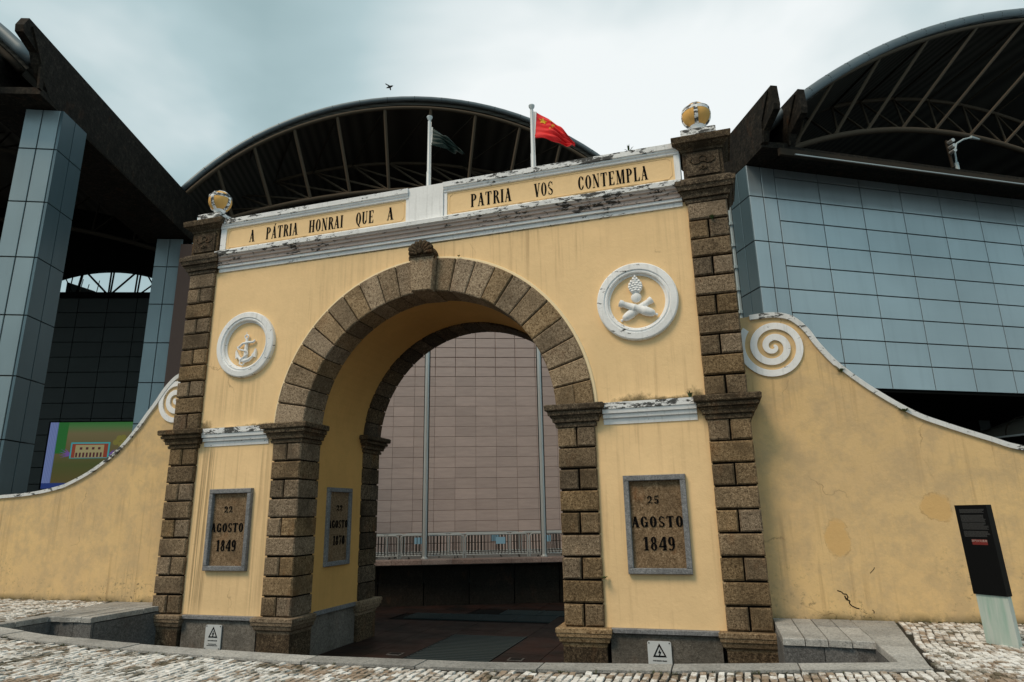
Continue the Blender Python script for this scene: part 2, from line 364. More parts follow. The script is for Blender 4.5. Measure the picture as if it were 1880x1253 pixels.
# ================================================================== 1. SETTING: ground
X1, X2, X3, X4 = 1.775, 2.247, 3.515, 4.0
ZS, ZI0, ZI1, ZC = 2.40, 2.232, 2.49, 4.915
D1, D2, D = .466, 1.693, 2.23
ZG = .10           # street level
ZF = -.57          # sunken plaza level
KERB = [(-5.2, -1.42), (-4.42, -1.80), (-3.2, -2.13), (-2.03, -2.32), (-.96, -2.42), (.17, -2.48), (1.73, -2.40), (3.13, -2.17), (3.87, -1.98), (4.70, -1.77), (5.2, -1.62)]
def kerb_y(x):
    if x <= KERB[0][0]: return KERB[0][1]
    for (a, b), (c, d) in zip(KERB, KERB[1:]):
        if x <= c: return b+(d-b)*(x-a)/(c-a)
    return KERB[-1][1]
def xr_out(y): return 4.93+(5.18-4.93)*(y+1.82)/2.17
def xl_out(y): return -4.66-(4.98-4.66)*(y+1.55)/1.9
# street sheet (soil bed under the cobbles)
st = MB()
xs = [-5.2+i*.4 for i in range(27)]
def soil(poly): st.prism(poly, -.9, .083, 'z')
soil([(-9.5, -5.2)]+[(x, -5.2) for x in (9.5,)]+[(9.5, -1.9)]+[(x, kerb_y(x)-.1) for x in (4.9, 4, 3, 2, 1, 0, -1, -2, -3, -4, -4.66)]+[(-9.5, -1.75)])
st.prism([(4.95, -1.95), (9.5, -1.95), (9.5, .6), (5.15, .6)], -.9, .082, 'z')
st.prism([(-4.70, -1.8), (-4.95, .6), (-9.5, .6), (-9.5, -1.8)], -.9, .082, 'z')
street_bed = st.build('street', M['soil'], kind='structure')
far = MB()
far.prism([(-120, -120), (120, -120), (120, -5.2), (-120, -5.2)], -.9, .095, 'z')
far.prism([(9.5, -5.2), (120, -5.2), (120, .6), (9.5, .6)], -.9, .095, 'z'); far.prism([(-120, -5.2), (-9.5, -5.2), (-9.5, .6), (-120, .6)], -.9, .095, 'z')
far.build('unseen_ground', M['ground_unseen'], kind='structure')
# cobbles
stones = []
def cob_ok(x, y):
    if y > .30 or y < -5.1 or abs(x) > 9.3: return False
    if -4.95 < x < 5.2 and y > kerb_y(x)-.30:
        if x > xr_out(y)+.04 and y > -1.9: return True
        if x < xl_out(y)-.04 and y > -1.7: return True
        return False
    if x <= -4.95 and y > -1.7: return x < xl_out(y)-.04
    return True
ang = R_(-2); ca, sa = math.cos(ang), math.sin(ang); gs = .059; gl_ = .088
for i in range(-170, 170):
    for j in range(-66, 12):
        v = j*gl_+(i % 2)*gl_*.5+random.uniform(-.009, .009); u = i*gs+.07*math.sin(v*1.3)+.03*math.sin(v*3.1+1)+.02*math.sin(i*.23)+random.uniform(-.003, .003); v += .02*math.sin(i*1.7)
        x, y = u*ca-v*sa, u*sa+v*ca
        if cob_ok(x, y):
            d = (Vector((x, y, .1))-CAM)
            fz = d.dot(F)
            if fz < 1: continue
            px, py = d.dot(Rt)/fz*1204/940, d.dot(Up)/fz*1204/626
            if -1.35 < px < 1.35 and py > -1.5: stones.append((x, y, d.length))
stones.sort(key=lambda s: s[2] if abs((Vector((s[0], s[1], .1))-CAM).dot(Up)/(Vector((s[0], s[1], .1))-CAM).dot(F)) < .53 else 99)
def cobmesh(mb, x, y, a):
    hw = gs*.5*random.uniform(.68, .82); hl = gl_*.5*random.uniform(.74, .90); zt = ZG+random.uniform(-.004, .004)
    def rg(f, z): 
        pts = []
        for sx, sy in ((-1, -1), (1, -1), (1, 1), (-1, 1)):
            px, py = sx*hw*f*random.uniform(.88, 1.05), sy*hl*f*random.uniform(.88, 1.05)
            pts.append((x+px*math.cos(a)-py*math.sin(a), y+px*math.sin(a)+py*math.cos(a), z+random.uniform(-.002, .003)))
        return pts
    mb.loft([rg(1, .07), rg(1, zt-.006), rg(.93, zt)])
for k, (x, y, d) in enumerate(stones[:300]):
    mb = MB(); cobmesh(mb, x, y, ang+random.uniform(-.10, .10)); mb.build('cobble', M['cobble'], street_bed)
mb = MB()
for x, y, d in stones[300:]: cobmesh(mb, x, y, ang+random.uniform(-.12, .12))
mb.build('cobbles', M['cobble'], street_bed, kind='stuff')
# kerb slabs round the sunken forecourt
kerb = MB(); 
pitwall = MB()
def slab(mb, poly, z1=ZG, t=.07, ch=.008):
    cx = sum(p[0] for p in poly)/len(poly); cy = sum(p[1] for p in poly)/len(poly)
    ins = [(p[0]+(cx-p[0])*ch*3, p[1]+(cy-p[1])*ch*3) for p in poly]
    return mb.loft([[(*p, z1-t) for p in poly], [(*p, z1-ch) for p in poly], [(*p, z1) for p in ins]])
kb = MB()
kx = [-4.64, -3.7, -2.72, -1.78, -.80, .22, 1.20, 2.15, 3.12, 4.02, 4.93]
pl = []
for i in range(0, 61):
    x = -4.66+i*(4.95+4.66)/60; pl.append((x, kerb_y(x)))
kb.prism([(x, y+.03) for x, y in pl]+[(x, y-.22) for x, y in reversed(pl)], -.9, ZG-.05, 'z')
kerbo = kb.build('kerb', M['grey_stone'], kind='structure')
for a, b in zip(kx, kx[1:]):
    n = 5; X = [a+.006+(b-a-.012)*i/(n-1) for i in range(n)]
    z = ZG+.004+random.uniform(-.003, .003)
    slab(MB(), [(x, kerb_y(x)) for x in X]+[(x+.03*(x/5), kerb_y(x)-.235) for x in reversed(X)], z, .07).build('kerb_stone', M['pave_stone'], kerbo) if 0 else None
    mb = MB(); poly = [(x, kerb_y(x)) for x in X]+[(x+.05*(x/5)*0, kerb_y(x)-.235) for x in reversed(X)]
    mb.loft([[(*p, z-.07) for p in poly], [(*p, z) for p in poly]]); mb.build('kerb_stone', M['pave_stone'], kerbo)
# benches: coping slabs and retaining walls either side
def bench(sg, xi, xm, yf, outf, ysplit, name):
    root = MB()
    A = (xi, yf+.02), (xm, yf-.03)
    if sg > 0: poly = [(xi, yf+.03), (xm+.02, yf-.01), (xm-.01, -1.9), (outf(-1.9)-.02, -1.9), (outf(.33)-.02, .34), (xi, .34)]
    else: poly = [(xi, yf+.03), (xm-.02, yf-.01), (xm+.03, -1.9), (outf(-1.9)+.02, -1.9), (outf(.33)+.02, .34), (xi, .34)]
    root.prism(poly, -.9, ZG-.075, 'z'); o = root.build(name, M['grey_stone'], kind='structure')
    n = 4; w_ = (xm-xi)/n
    for i in range(n):
        a, b = xi+w_*i+.004*sg, xi+w_*(i+1)-.004*sg
        slab(MB(), [(a, yf-.02), (b, yf-.02-.01*i), (b, ysplit-.005), (a, ysplit-.005)], ZG+random.uniform(-.002, .002), .06).build('coping_slab', M['pave_stone'], o)
        slab(MB(), [(a, ysplit+.005), (b, ysplit+.005), (b, .34), (a, .34)], ZG+random.uniform(-.002, .002), .06).build('coping_slab', M['pave_stone'], o)
    ys = [.34, -.15, -.62, -1.08, -1.5, -1.84]
    for a, b in zip(ys, ys[1:]):
        xa = xm+.004*sg if 1 else xm
        slab(MB(), [(xm+.004*sg-.02*(0 if a > -.9 else 1)*sg, a-.004), (outf(a), a-.004), (outf(b), b+.004), (xm+.004*sg-.02*(0 if b > -.9 else 1)*sg, b+.004)], ZG+random.uniform(-.002, .002), .06).build('coping_slab', M['pave_stone'], o)
    # facing panels of the retaining walls
    cuts = [xi, xi+(xm-xi)*.45, xi+(xm-xi)*.8, xm]
    for a, b in zip(cuts, cuts[1:]):
        lo, hi = min(a, b)+.004, max(a, b)-.004
        MB().box(lo, hi, yf-.005, yf+.025, ZF, ZG-.066).build('facing_panel', M['grey_stone'], o)
    for a, b in ((yf-.01, yf-.5), (yf-.5, -1.9)):
        lo, hi = (xm-.012, xm+.015) if sg > 0 else (xm-.015, xm+.012)
        MB().box(lo, hi, b+.004, a-.004, ZF, ZG-.066).build('facing_panel', M['grey_stone'], o)
    # low step in the corner of the pit
    MB().box(min(xm-.02*sg, xm-.36*sg), max(xm-.02*sg, xm-.36*sg), -1.86, yf-.22, ZF, -.08).build('step', M['pave_stone'], o)
    return o
bench(1, 4.0, 4.76, -.86, xr_out, -.15, 'forecourt_wall')
bench(-1, -3.86, -4.50, -1.02, xl_out, -.25, 'forecourt_wall')
# sunken plaza
pz = MB(); pz.prism([(-40, -2.6), (40, -2.6), (40, 60), (-40, 60)], -.9, ZF-.02, 'z')
plaza = pz.build('plaza_floor', M['gap'], kind='structure')
def in_grate(x, y): return (-.58 < x < .62 and .6 < y < 2.65) or (-2.2 < x < .9 and 4.02 < y < 4.75) or (-.9 < x < 1.6 and 4.75 <= y < 5.4)
px_, py_ = .60, .41
cnt = 0
rest = MB()
for i in range(-13, 14):
    for j in range(-6, 18):
        x0, y0 = i*px_+.02, j*py_+.55
        x1, y1 = x0+px_-.008, y0+py_-.008
        if y1 < -2.35 or in_grate((x0+x1)/2, (y0+y1)/2): continue
        mb = MB(); 
        if -2.6 < x0 < 2.2 and -1.0 < y0 < 5.6: mb.box(x0, x1, y0, y1, ZF-.03, ZF+random.uniform(-.001, .001)).build('paving_slab', M['paver'], plaza)
        else: rest.box(x0, x1, y0, y1, ZF-.03, ZF)
rest.build('outer_paving', M['paver'], plaza, kind='stuff')
for (a, b, c, d, n) in ((-.57, .61, .62, 2.62, 20), (-2.18, .62, 4.06, 4.72, 6), (-.56, 1.6, 4.80, 5.38, 5)):
    gob = MB(); k = int((b-a)/.6)
    for q in range(max(1, k)):
        xa, xb = a+(b-a)*q/max(1, k)+.008, a+(b-a)*(q+1)/max(1, k)-.008
        mb = MB()
        for t in range(n): 
            yy = c+(d-c)*(t+.2)/n; mb.box(xa+.01, xb-.01, yy, yy+(d-c)/n*.38, ZF-.018, ZF+.003)
        mb.box(xa, xa+.012, c, d, ZF-.02, ZF+.005); mb.box(xb-.012, xb, c, d, ZF-.02, ZF+.005)
        mb.build('drain_grate', M['grate'], plaza)
for cx, cy in ((-.80, 1.02), (.90, 1.02), (1.25, 2.6)):
    MB().box(cx-.10, cx+.10, cy-.08, cy+.08, ZF, ZF+.006).build('floor_light_frame', M['grey_stone'], plaza)
    MB().box(cx-.075, cx+.075, cy-.055, cy+.055, ZF+.004, ZF+.010).build('floor_light_glass', M['totem'], plaza)

# ================================================================== 2. THE GATEWAY
gate = thing('gateway', 'yellow plaster gateway with round stone arch, anchor and cannon medallions and dated plaques', 'gateway', (0, 0, ZF))
# --- plaster core
core = MB(); RA = X1+.03
arc = [(RA*math.cos(PI-PI*k/48), ZS+RA*math.sin(PI-PI*k/48)) for k in range(49)]
poly = [(-3.97, -.02), (-RA, -.02)]+arc+[(RA, -.02), (3.97, -.02), (3.97, 5.0), (-3.97, 5.0)]
PF = .055           # plaster face set back from the stone faces
core.prism(poly, PF, D-.03, 'y')
co = core.build('wall_body', M['plaster'], gate)
co.data.materials.append(M['plaster_shaded'])
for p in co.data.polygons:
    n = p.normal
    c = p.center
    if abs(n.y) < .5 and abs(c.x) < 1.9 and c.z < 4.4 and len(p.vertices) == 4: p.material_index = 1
# raised lip following the extrados
lip = MB()
rings = []
for k in range(49):
    a = R_(2)+(PI-R_(4))*k/48
    rings.append([(r*math.cos(a), y, ZS+r*math.sin(a)) for r, y in ((X2-.01, PF+.01), (X2-.01, PF-.028), (X2+.030, PF-.022), (X2+.045, PF+.01))])
lip.loft(rings); lip.build('arch_lip', M['plaster_light'], gate, smooth=40)

def block(x0, x1, y0, y1, z0, z1, ch=.016, name='stone_block', m='stone', back=False, sidex=0):
    """rusticated block: front (-y) face chamfered, also the x side named by sidex"""
    j = lambda: random.uniform(-.003, .003)
    g_ = .010; x0 += g_; x1 -= g_; z0 += g_; z1 -= g_; f = random.uniform(-.006, .006)
    def rect(y, i):
        ax = x0+i*(1 if True else 0); bx = x1-i
        return [(ax+j(), y, z0+i+j()), (bx+j(), y, z0+i+j()), (bx+j(), y, z1-i+j()), (ax+j(), y, z1-i+j())]
    rs = [rect(y0+f, ch), rect(y0+ch, 0), rect(y1-(ch if back else 0), 0)]
    if back: rs.append(rect(y1+f, ch))
    return MB().loft(rs).build(name, M[m], gate)
def courses(xa, xb, z0, z1, n, y0, y1, first_split, back=False, ysplit=None, m='stone_pier'):
    h = (z1-z0)/n
    for k in range(n):
        sp = (k % 2 == 0) == first_split
        za, zb = z0+k*h, z0+(k+1)*h
        if sp:
            mid = (xa+xb)/2+random.uniform(-.012, .012)
            if ysplit: 
                my = (y0+y1)/2
                block(xa, xb, y0, my-.004, za, zb, m=m); block(xa, xb, my+.004, y1, za, zb, back=back, m=m)
            else:
                block(xa, mid, y0, y1, za, zb, back=back, m=m); block(mid, xb, y0, y1, za, zb, back=back, m=m)
        else: block(xa, xb, y0, y1, za, zb, back=back, m=m)
def core_box(x0, x1, y0, y1, z0, z1): return MB().box(x0, x1, y0, y1, z0, z1)
mort = MB()
for sgn in (-1, 1):
    a, b = sorted((sgn*X3, sgn*X4)); c, d = sorted((sgn*X1, sgn*X2))
    courses(a, b, 0, ZI0, 9, 0, .40, True); courses(a, b, ZI1, ZC, 10, 0, .40, True)
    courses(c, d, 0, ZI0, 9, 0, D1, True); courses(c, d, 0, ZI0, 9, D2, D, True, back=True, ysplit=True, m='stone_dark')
    i = .045; e_ = .024
    mort.box(a+e_, b-e_, i, .38, -.02, ZC+.02); mort.box(c+e_, d-e_, i, D1-.02, -.02, ZI0+.02); mort.box(c+e_, d-e_, D2+.02, D-i, -.02, ZI0+.02)
# --- voussoirs, front and rear ring
BND = [85.6, 78.3, 70.8, 63.1, 55.7, 48.0, 40.2, 32.7, 25.2, 17.7, 10.1, 2.3]
def wedge(a0, a1, r0, r1, y0, y1, m='stone', name='voussoir', back=False, r1b=None):
    g_ = .008; ch = .014; f = random.uniform(-.007, .007)
    a0 += math.degrees(g_/r1); a1 -= math.degrees(g_/r1)
    def rg(y, i):
        pts = []
        n = 4
        for k in range(n): 
            a = R_(a0)+i/r1+(R_(a1-a0)-2*i/r1)*k/(n-1); pts.append(((r1-i)*math.cos(a), y, ZS+(r1-i)*math.sin(a)))
        for k in range(n):
            a = R_(a1)-i/r0-(R_(a1-a0)-2*i/r0)*k/(n-1); pts.append(((r0+i)*math.cos(a), y, ZS+(r0+i)*math.sin(a)))
        return pts
    rs = [rg(y0+f, ch), rg(y0+ch, 0), rg(y1-(ch if back else 0), 0)]
    if back: rs.append(rg(y1, ch))
    MB().loft(rs).build(name, M[m], gate)
for k in range(len(BND)-1):
    for mir in (0, 1):
        a0, a1 = BND[k+1], BND[k]
        if mir: a0, a1 = 180-a1, 180-a0
        if k == len(BND)-2 and not mir:
            wedge(a0, a1, X1, 2.02, 0, D1); wedge(a0, a1, 2.02, X2, 0, D1)
        else: wedge(a0, a1, X1, X2, 0, D1)
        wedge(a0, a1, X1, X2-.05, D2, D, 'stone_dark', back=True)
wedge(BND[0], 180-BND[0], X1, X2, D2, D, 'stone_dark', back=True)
nn = 48
for (y0, y1, ra, rb) in ((.045, D1-.02, X1+.024, X2-.02), (D2+.02, D-.03, X1+.024, X2-.08)):
    rs = []
    for k in range(nn+1):
        a = PI*k/nn; rs.append([(r*math.cos(a), y, ZS+r*math.sin(a)) for r, y in ((ra, y0), (rb, y0), (rb, y1), (ra, y1))])
    mort.loft(rs)
mort.build('joint_mortar', M['mortar'], gate)
# --- keystone with scallop shell
cx = -.005
MB().loft([[(cx-.150, y, 4.165), (cx+.150, y, 4.155), (cx+.182, y, 4.645), (cx-.182, y, 4.655)] if y > -.09 else [(cx-.138, y, 4.178), (cx+.138, y, 4.168), (cx+.170, y, 4.636), (cx-.170, y, 4.645)] for y in (-.10, -.08, D1)]).build('keystone', M['stone'], gate)
sh = MB(); nl = 9; zc = 4.665
for k in range(nl):
    a = R_(168-156*k/(nl-1)); a2 = R_(156/(nl-1)*.5)
    tip = .195 if 0 < k < nl-1 else .165
    path = [(cx+r*math.cos(a), -.10-.05*math.sin(PI*min(1, r/tip)*.9), zc+r*math.sin(a)) for r in (.05, .10, .155, tip-.012, tip)]
    sh.tube(path, [.012, .022, .032, .038, .026], 8)
sh.loft([[(cx+r*math.cos(R_(170-160*k/16)), y, zc+r*math.sin(R_(170-160*k/16))) for k in range(17)]+[(cx+.03*math.cos(R_(10+160*k/4)), y, zc+.0) for k in range(5)] for y, r in ((-.10, .170), (.06, .185))])
sh.lathe([(.001, -.18), (.035, -.17), (.05, -.12), (.05, 0)], (cx, 0, zc+.045), 'y', 12)
for s in (-1, 1):   # curled volutes at the sides
    sh.tube([(cx+s*(.160+.028*math.cos(t)), -.08, zc-.02+.035*math.sin(t)) for t in [q*.6 for q in range(11)]], .016, 6)
sh.box(cx-.175, cx+.175, -.12, .06, zc-.022, zc+.012)
sh.build('shell_ornament', M['stone_dark'], gate, smooth=50)

# --- mouldings: rectangle rings expanded to a profile
def mould(x0, x1, y0, y1, prof, m, name, sides=(1, 1, 0), parent=gate, **kw):
    """prof: (z, out). sides: expand left, right, back"""
    rs = []
    for z, o in prof:
        rs.append([(x0-o*sides[0], y0-o, z), (x1+o*sides[1], y0-o, z), (x1+o*sides[1], y1+o*sides[2], z), (x0-o*sides[0], y1+o*sides[2], z)])
    return MB().loft(rs).build(name, M[m], parent, **kw)
IMP = [(2.228, .010), (2.268, .016), (2.270, .002), (2.284, .002), (2.286, .040), (2.325, .046), (2.350, .072), (2.352, .054), (2.364, .054), (2.366, .086), (2.405, .092), (2.407, .078), (2.416, .078), (2.418, .112), (2.430, .122), (2.478, .124), (2.492, .112)]
for sgn in (-1, 1):
    a, b = sorted((sgn*X3, sgn*X4)); c, d = sorted((sgn*X1, sgn*X2))
    mould(a, b, 0, .42, IMP, 'stone_dark', 'impost')
    mould(c, d, 0, D1, IMP, 'stone_dark', 'impost', sides=(1, 1, 0) if 1 else 0)
    mould(c, d, D2, D, IMP, 'stone_dark', 'impost', sides=(1, 1, 1))
    # white band between them
    e0, e1 = sorted((sgn*(X2+.125), sgn*(X3-.125)))
    mould(e0-.03, e1+.03, PF, .3, [(2.236, .012), (2.292, .022), (2.294, .004), (2.306, .004), (2.308, .050), (2.345, .058), (2.347, .040), (2.357, .040), (2.36, .080), (2.405, .088)], 'white', 'string_course', sides=(0, 0, 0))
    mould(e0-.03, e1+.03, PF, .3, [(2.405, .086), (2.411, .100), (2.485, .105), (2.492, .02)], 'white_moldy', 'string_course_top', sides=(0, 0, 0))
# --- plinths
CAPP = [(-.20, .006), (-.165, .016), (-.145, .040), (-.10, .055), (-.092, .066), (-.058, .070), (-.05, .078), (-.008, .078), (.0, .066)]
for sgn in (-1, 1):
    a, b = sorted((sgn*X3, sgn*X4)); c, d = sorted((sgn*X1, sgn*X2))
    for (p, q, y0, y1, sd_) in ((a, b, 0, .42, (1, 1, 0)), (c, d, 0, D1, (1, 1, 0)), (c, d, D2, D, (1, 1, 1))):
        mould(p, q, y0, y1, CAPP, 'stone', 'plinth_cap', sides=sd_)
        MB().loft([[(p-.008, y0-.008, z), (q+.008, y0-.008, z), (q+.008, y1, z), (p-.008, y1, z)] for z in (ZF, -.20)]).build('plinth_block', M['stone_dark'], gate)
    e0, e1 = sorted((sgn*X2, sgn*X3))
    # grey plinth panel and its thin ledge
    MB().box(e0+.05, e1-.05, .02, .4, ZF, -.052).build('plinth_panel', M['plinth_stone'], gate)
    MB().loft([[(e0+.062, y, z0), (e1-.062, y, z0), (e1-.062, y, z1), (e0+.062, y, z1)] for y, z0, z1 in ((-.022, -.044, -.006), (-.012, -.050, .0), (.3, -.050, .0))]).build('plinth_ledge', M['frame_stone'], gate)
    # same inside the passage
    xi = sgn*(X1+.045); xo = sgn*(X1+.3); lo, hi = sorted((xi, xo))
    MB().box(lo, hi, D1+.01, D2-.01, ZF, -.052).build('plinth_panel', M['plinth_stone'], gate)
    lo, hi = sorted((sgn*(X1-.005), xo)); MB().box(lo, hi, D1+.085, D2-.085, -.05, .0).build('plinth_ledge', M['frame_stone'], gate)
# lower body below plaster (behind plinths)
MB().box(-3.95, -X2+.1, .3, D-.1, ZF, -.02).build('plinth_core', M['plinth_stone'], gate); MB().box(X2-.1, 3.95, .3, D-.1, ZF, -.02).build('plinth_core', M['plinth_stone'], gate)
# --- capitals, upper dies with carved trefoil, slabs, finials
CAP = [(4.905, .006), (4.945, .014), (4.947, .0), (4.958, .0), (4.96, .035), (5.00, .044), (5.03, .070), (5.032, .054), (5.044, .054), (5.046, .085), (5.10, .100), (5.105, .112), (5.165, .114), (5.185, .08), (5.215, .05), (5.225, .03)]
SLAB = [(5.60, .012), (5.625, .02), (5.655, .06), (5.68, .085), (5.69, .11), (5.755, .118), (5.775, .115), (5.79, .09)]
for sgn in (-1, 1):
    a, b = sorted((sgn*X3, sgn*X4))
    mould(a, b, 0, .45, CAP, 'stone_dark', 'capital', sides=(1, 1, 1))
    MB().box(a+.0, b-.0, .0, .45, 5.222, 5.605).build('upper_block', M['stone_dark'], gate)
    MB().box(a+.045, b-.045, -.022, .0, 5.262, 5.565).build('carved_panel', M['stone_dark'], gate)
    rel = MB(); mx_ = (a+b)/2
    for t in range(3):
        an = R_(90+120*t); c0 = (mx_+.0+.062*math.cos(an), 5.44+.055*math.sin(an)) 
    rel.tube([(mx_+.045*math.cos(t), -.028, 5.475+.04*math.sin(t)) for t in [q*2*PI/14 for q in range(15)]], .006, 6)
    for s in (-1, 1):
        rel.tube([(mx_+s*x, -.028, z) for x, z in ((.02, 5.44), (.05, 5.415), (.09, 5.41), (.13, 5.43), (.15, 5.465), (.13, 5.49))], .007, 6)
        rel.tube([(mx_+s*x, -.028, z) for x, z in ((.0, 5.385), (.03, 5.34), (.045, 5.325))], .007, 6)
    rel.tube([(mx_-.045, -.028, 5.36), (mx_, -.028, 5.325), (mx_+.045, -.028, 5.36)], .008, 6)
    rel.build('carved_relief', M['stone_dark'], gate, smooth=True)
    mould(a, b, 0, .45, SLAB, 'stone_dark', 'capping_slab', sides=(1, 1, 1))
    # white painted plinth and ball
    fx = mx_-.02*sgn; fy = .2
    fin = MB().loft([[(fx-.215, -.01, z), (fx+.215, -.01, z), (fx+.215, .41, z), (fx-.215, .41, z)] for z in (5.785, 5.915)]+[[(fx-.20, .005, 5.93), (fx+.20, .005, 5.93), (fx+.20, .395, 5.93), (fx-.20, .395, 5.93)]]).build('finial_plinth', M['white_moldy'], gate)
    MB().lathe([(.12, 5.93), (.10, 5.95), (.075, 5.975), (.072, 6.02), (.095, 6.06), (.03, 6.08)], (fx, fy, 0), n=24, cap=True).build('finial_neck', M['white_clean'], gate, smooth=50)
    bz = 6.215; br_ = .178; ball = MB()
    ball.lathe([(br_*math.sin(R_(t)) if 0 < t < 180 else .002, -br_*math.cos(R_(t))) for t in range(0, 181, 10)], (fx, fy, bz), n=28)
    bo = ball.build('finial_ball', M['ball_paint'], gate, smooth=True)
    bands = MB(); tl = Matrix.Rotation(R_(0), 3, 'X')
    for (nx, rot) in ((0, None), (1, None), (2, None)):
        rs = []
        for k in range(33):
            t = 2*PI*k/32
            if nx == 0: u = Vector((0, math.cos(t), math.sin(t))); sd2 = Vector((1, 0, 0))
            elif nx == 1: u = Vector((math.cos(t), 0, math.sin(t))); sd2 = Vector((0, 1, 0))
            else: u = Vector((math.cos(t), math.sin(t), .0)); sd2 = Vector((0, 0, 1))
            wz = .024; c3 = Vector((fx, fy, bz+(.06 if nx == 2 else 0))); rr = br_ if nx != 2 else math.sqrt(br_**2-.06**2)
            rs.append([c3+u*(rr-.012)-sd2*wz, c3+u*(rr+.009)-sd2*wz, c3+u*(rr+.009)+sd2*wz, c3+u*(rr-.012)+sd2*wz])
        bands.loft(rs)
    rs = []
    for k in range(9):      # white polar cap
        pass
    bands.lathe([(.002, .184), (.05, .180), (.085, .165), (.10, .150), (.09, .146)], (fx, fy, bz), n=20)
    bands.build('finial_band', M['white_moldy'], gate, smooth=40)
# --- entablature
XE = 3.47
mould(-XE, XE, PF, D-.1, [(4.90, .018), (4.945, .026), (4.947, .008), (4.957, .008), (4.960, .054), (4.995, .056)], 'white', 'cornice_lower', sides=(0, 0, 0))
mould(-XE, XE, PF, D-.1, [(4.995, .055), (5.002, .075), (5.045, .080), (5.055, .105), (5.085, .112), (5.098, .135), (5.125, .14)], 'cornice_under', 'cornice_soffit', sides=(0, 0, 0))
mould(-XE, XE, PF, D-.1, [(5.125, .143), (5.132, .160), (5.188, .165), (5.198, .155), (5.205, .03)], 'white_moldy', 'cornice_edge', sides=(0, 0, 0))
PY = .02            # parapet face
MB().box(-XE-.02, XE+.02, PY+.012, .42, 5.20, 5.73).build('parapet', M['white'], gate)
for (a, b) in ((-XE-.01, -.27), (.27, XE+.01)):
    mould(a, b, PY, .44, [(5.605, .0), (5.612, .022), (5.640, .026), (5.648, .042), (5.668, .046)], 'white', 'parapet_moulding', sides=(0, 0, 0))
    mould(a, b, PY, .44, [(5.668, .048), (5.675, .062), (5.742, .066), (5.750, .055)], 'white_moldy', 'parapet_coping', sides=(0, 0, 0))
    # frame pieces round the recessed panel
    MB().box(a, b, PY-.012, PY+.02, 5.205, 5.262).build('panel_frame', M['white_moldy'], gate)
    for c in ((a, a+.10 if a < 0 else a+.045), (b-.045 if a < 0 else b-.07, b)):
        MB().box(c[0], c[1], PY-.010, PY+.02, 5.262, 5.606).build('panel_frame', M['white'], gate)
    p0, p1 = (a+.10, b-.045) if a < 0 else (a+.045, b-.07)
    MB().box(p0, p1, PY+.002, PY+.02, 5.262, 5.606).build('inscription_panel', M['plaster_panel'], gate)
    # raised yellow border with clipped corners
    q0, q1, z0, z1, c = p0+.035, p1-.035, 5.287, 5.580, .045
    pts = [(q0+c, z0), (q1-c, z0), (q1, z0+c), (q1, z1-c), (q1-c, z1), (q0+c, z1), (q0, z1-c), (q0, z0+c), (q0+c, z0)]
    bd = MB()
    for (u, v) in zip(pts, pts[1:]):
        bd.tube([(u[0], PY+.002, u[1]), (v[0], PY+.002, v[1])], .007, 6)
    bd.build('panel_border', M['plaster_panel'], gate)
MB().loft([[(-.262, y, 5.206), (.262, y, 5.206), (.262, y, z), (-.262, y, z)] for y, z in ((PY-.030, 5.755), (.45, 5.765))]).build('parapet_pedestal', M['white'], gate)
# roof slab behind the parapet
MB().box(-3.9, 3.9, .42, D-.05, 5.0, 5.08).build('roof_slab', M['grey_stone'], gate)

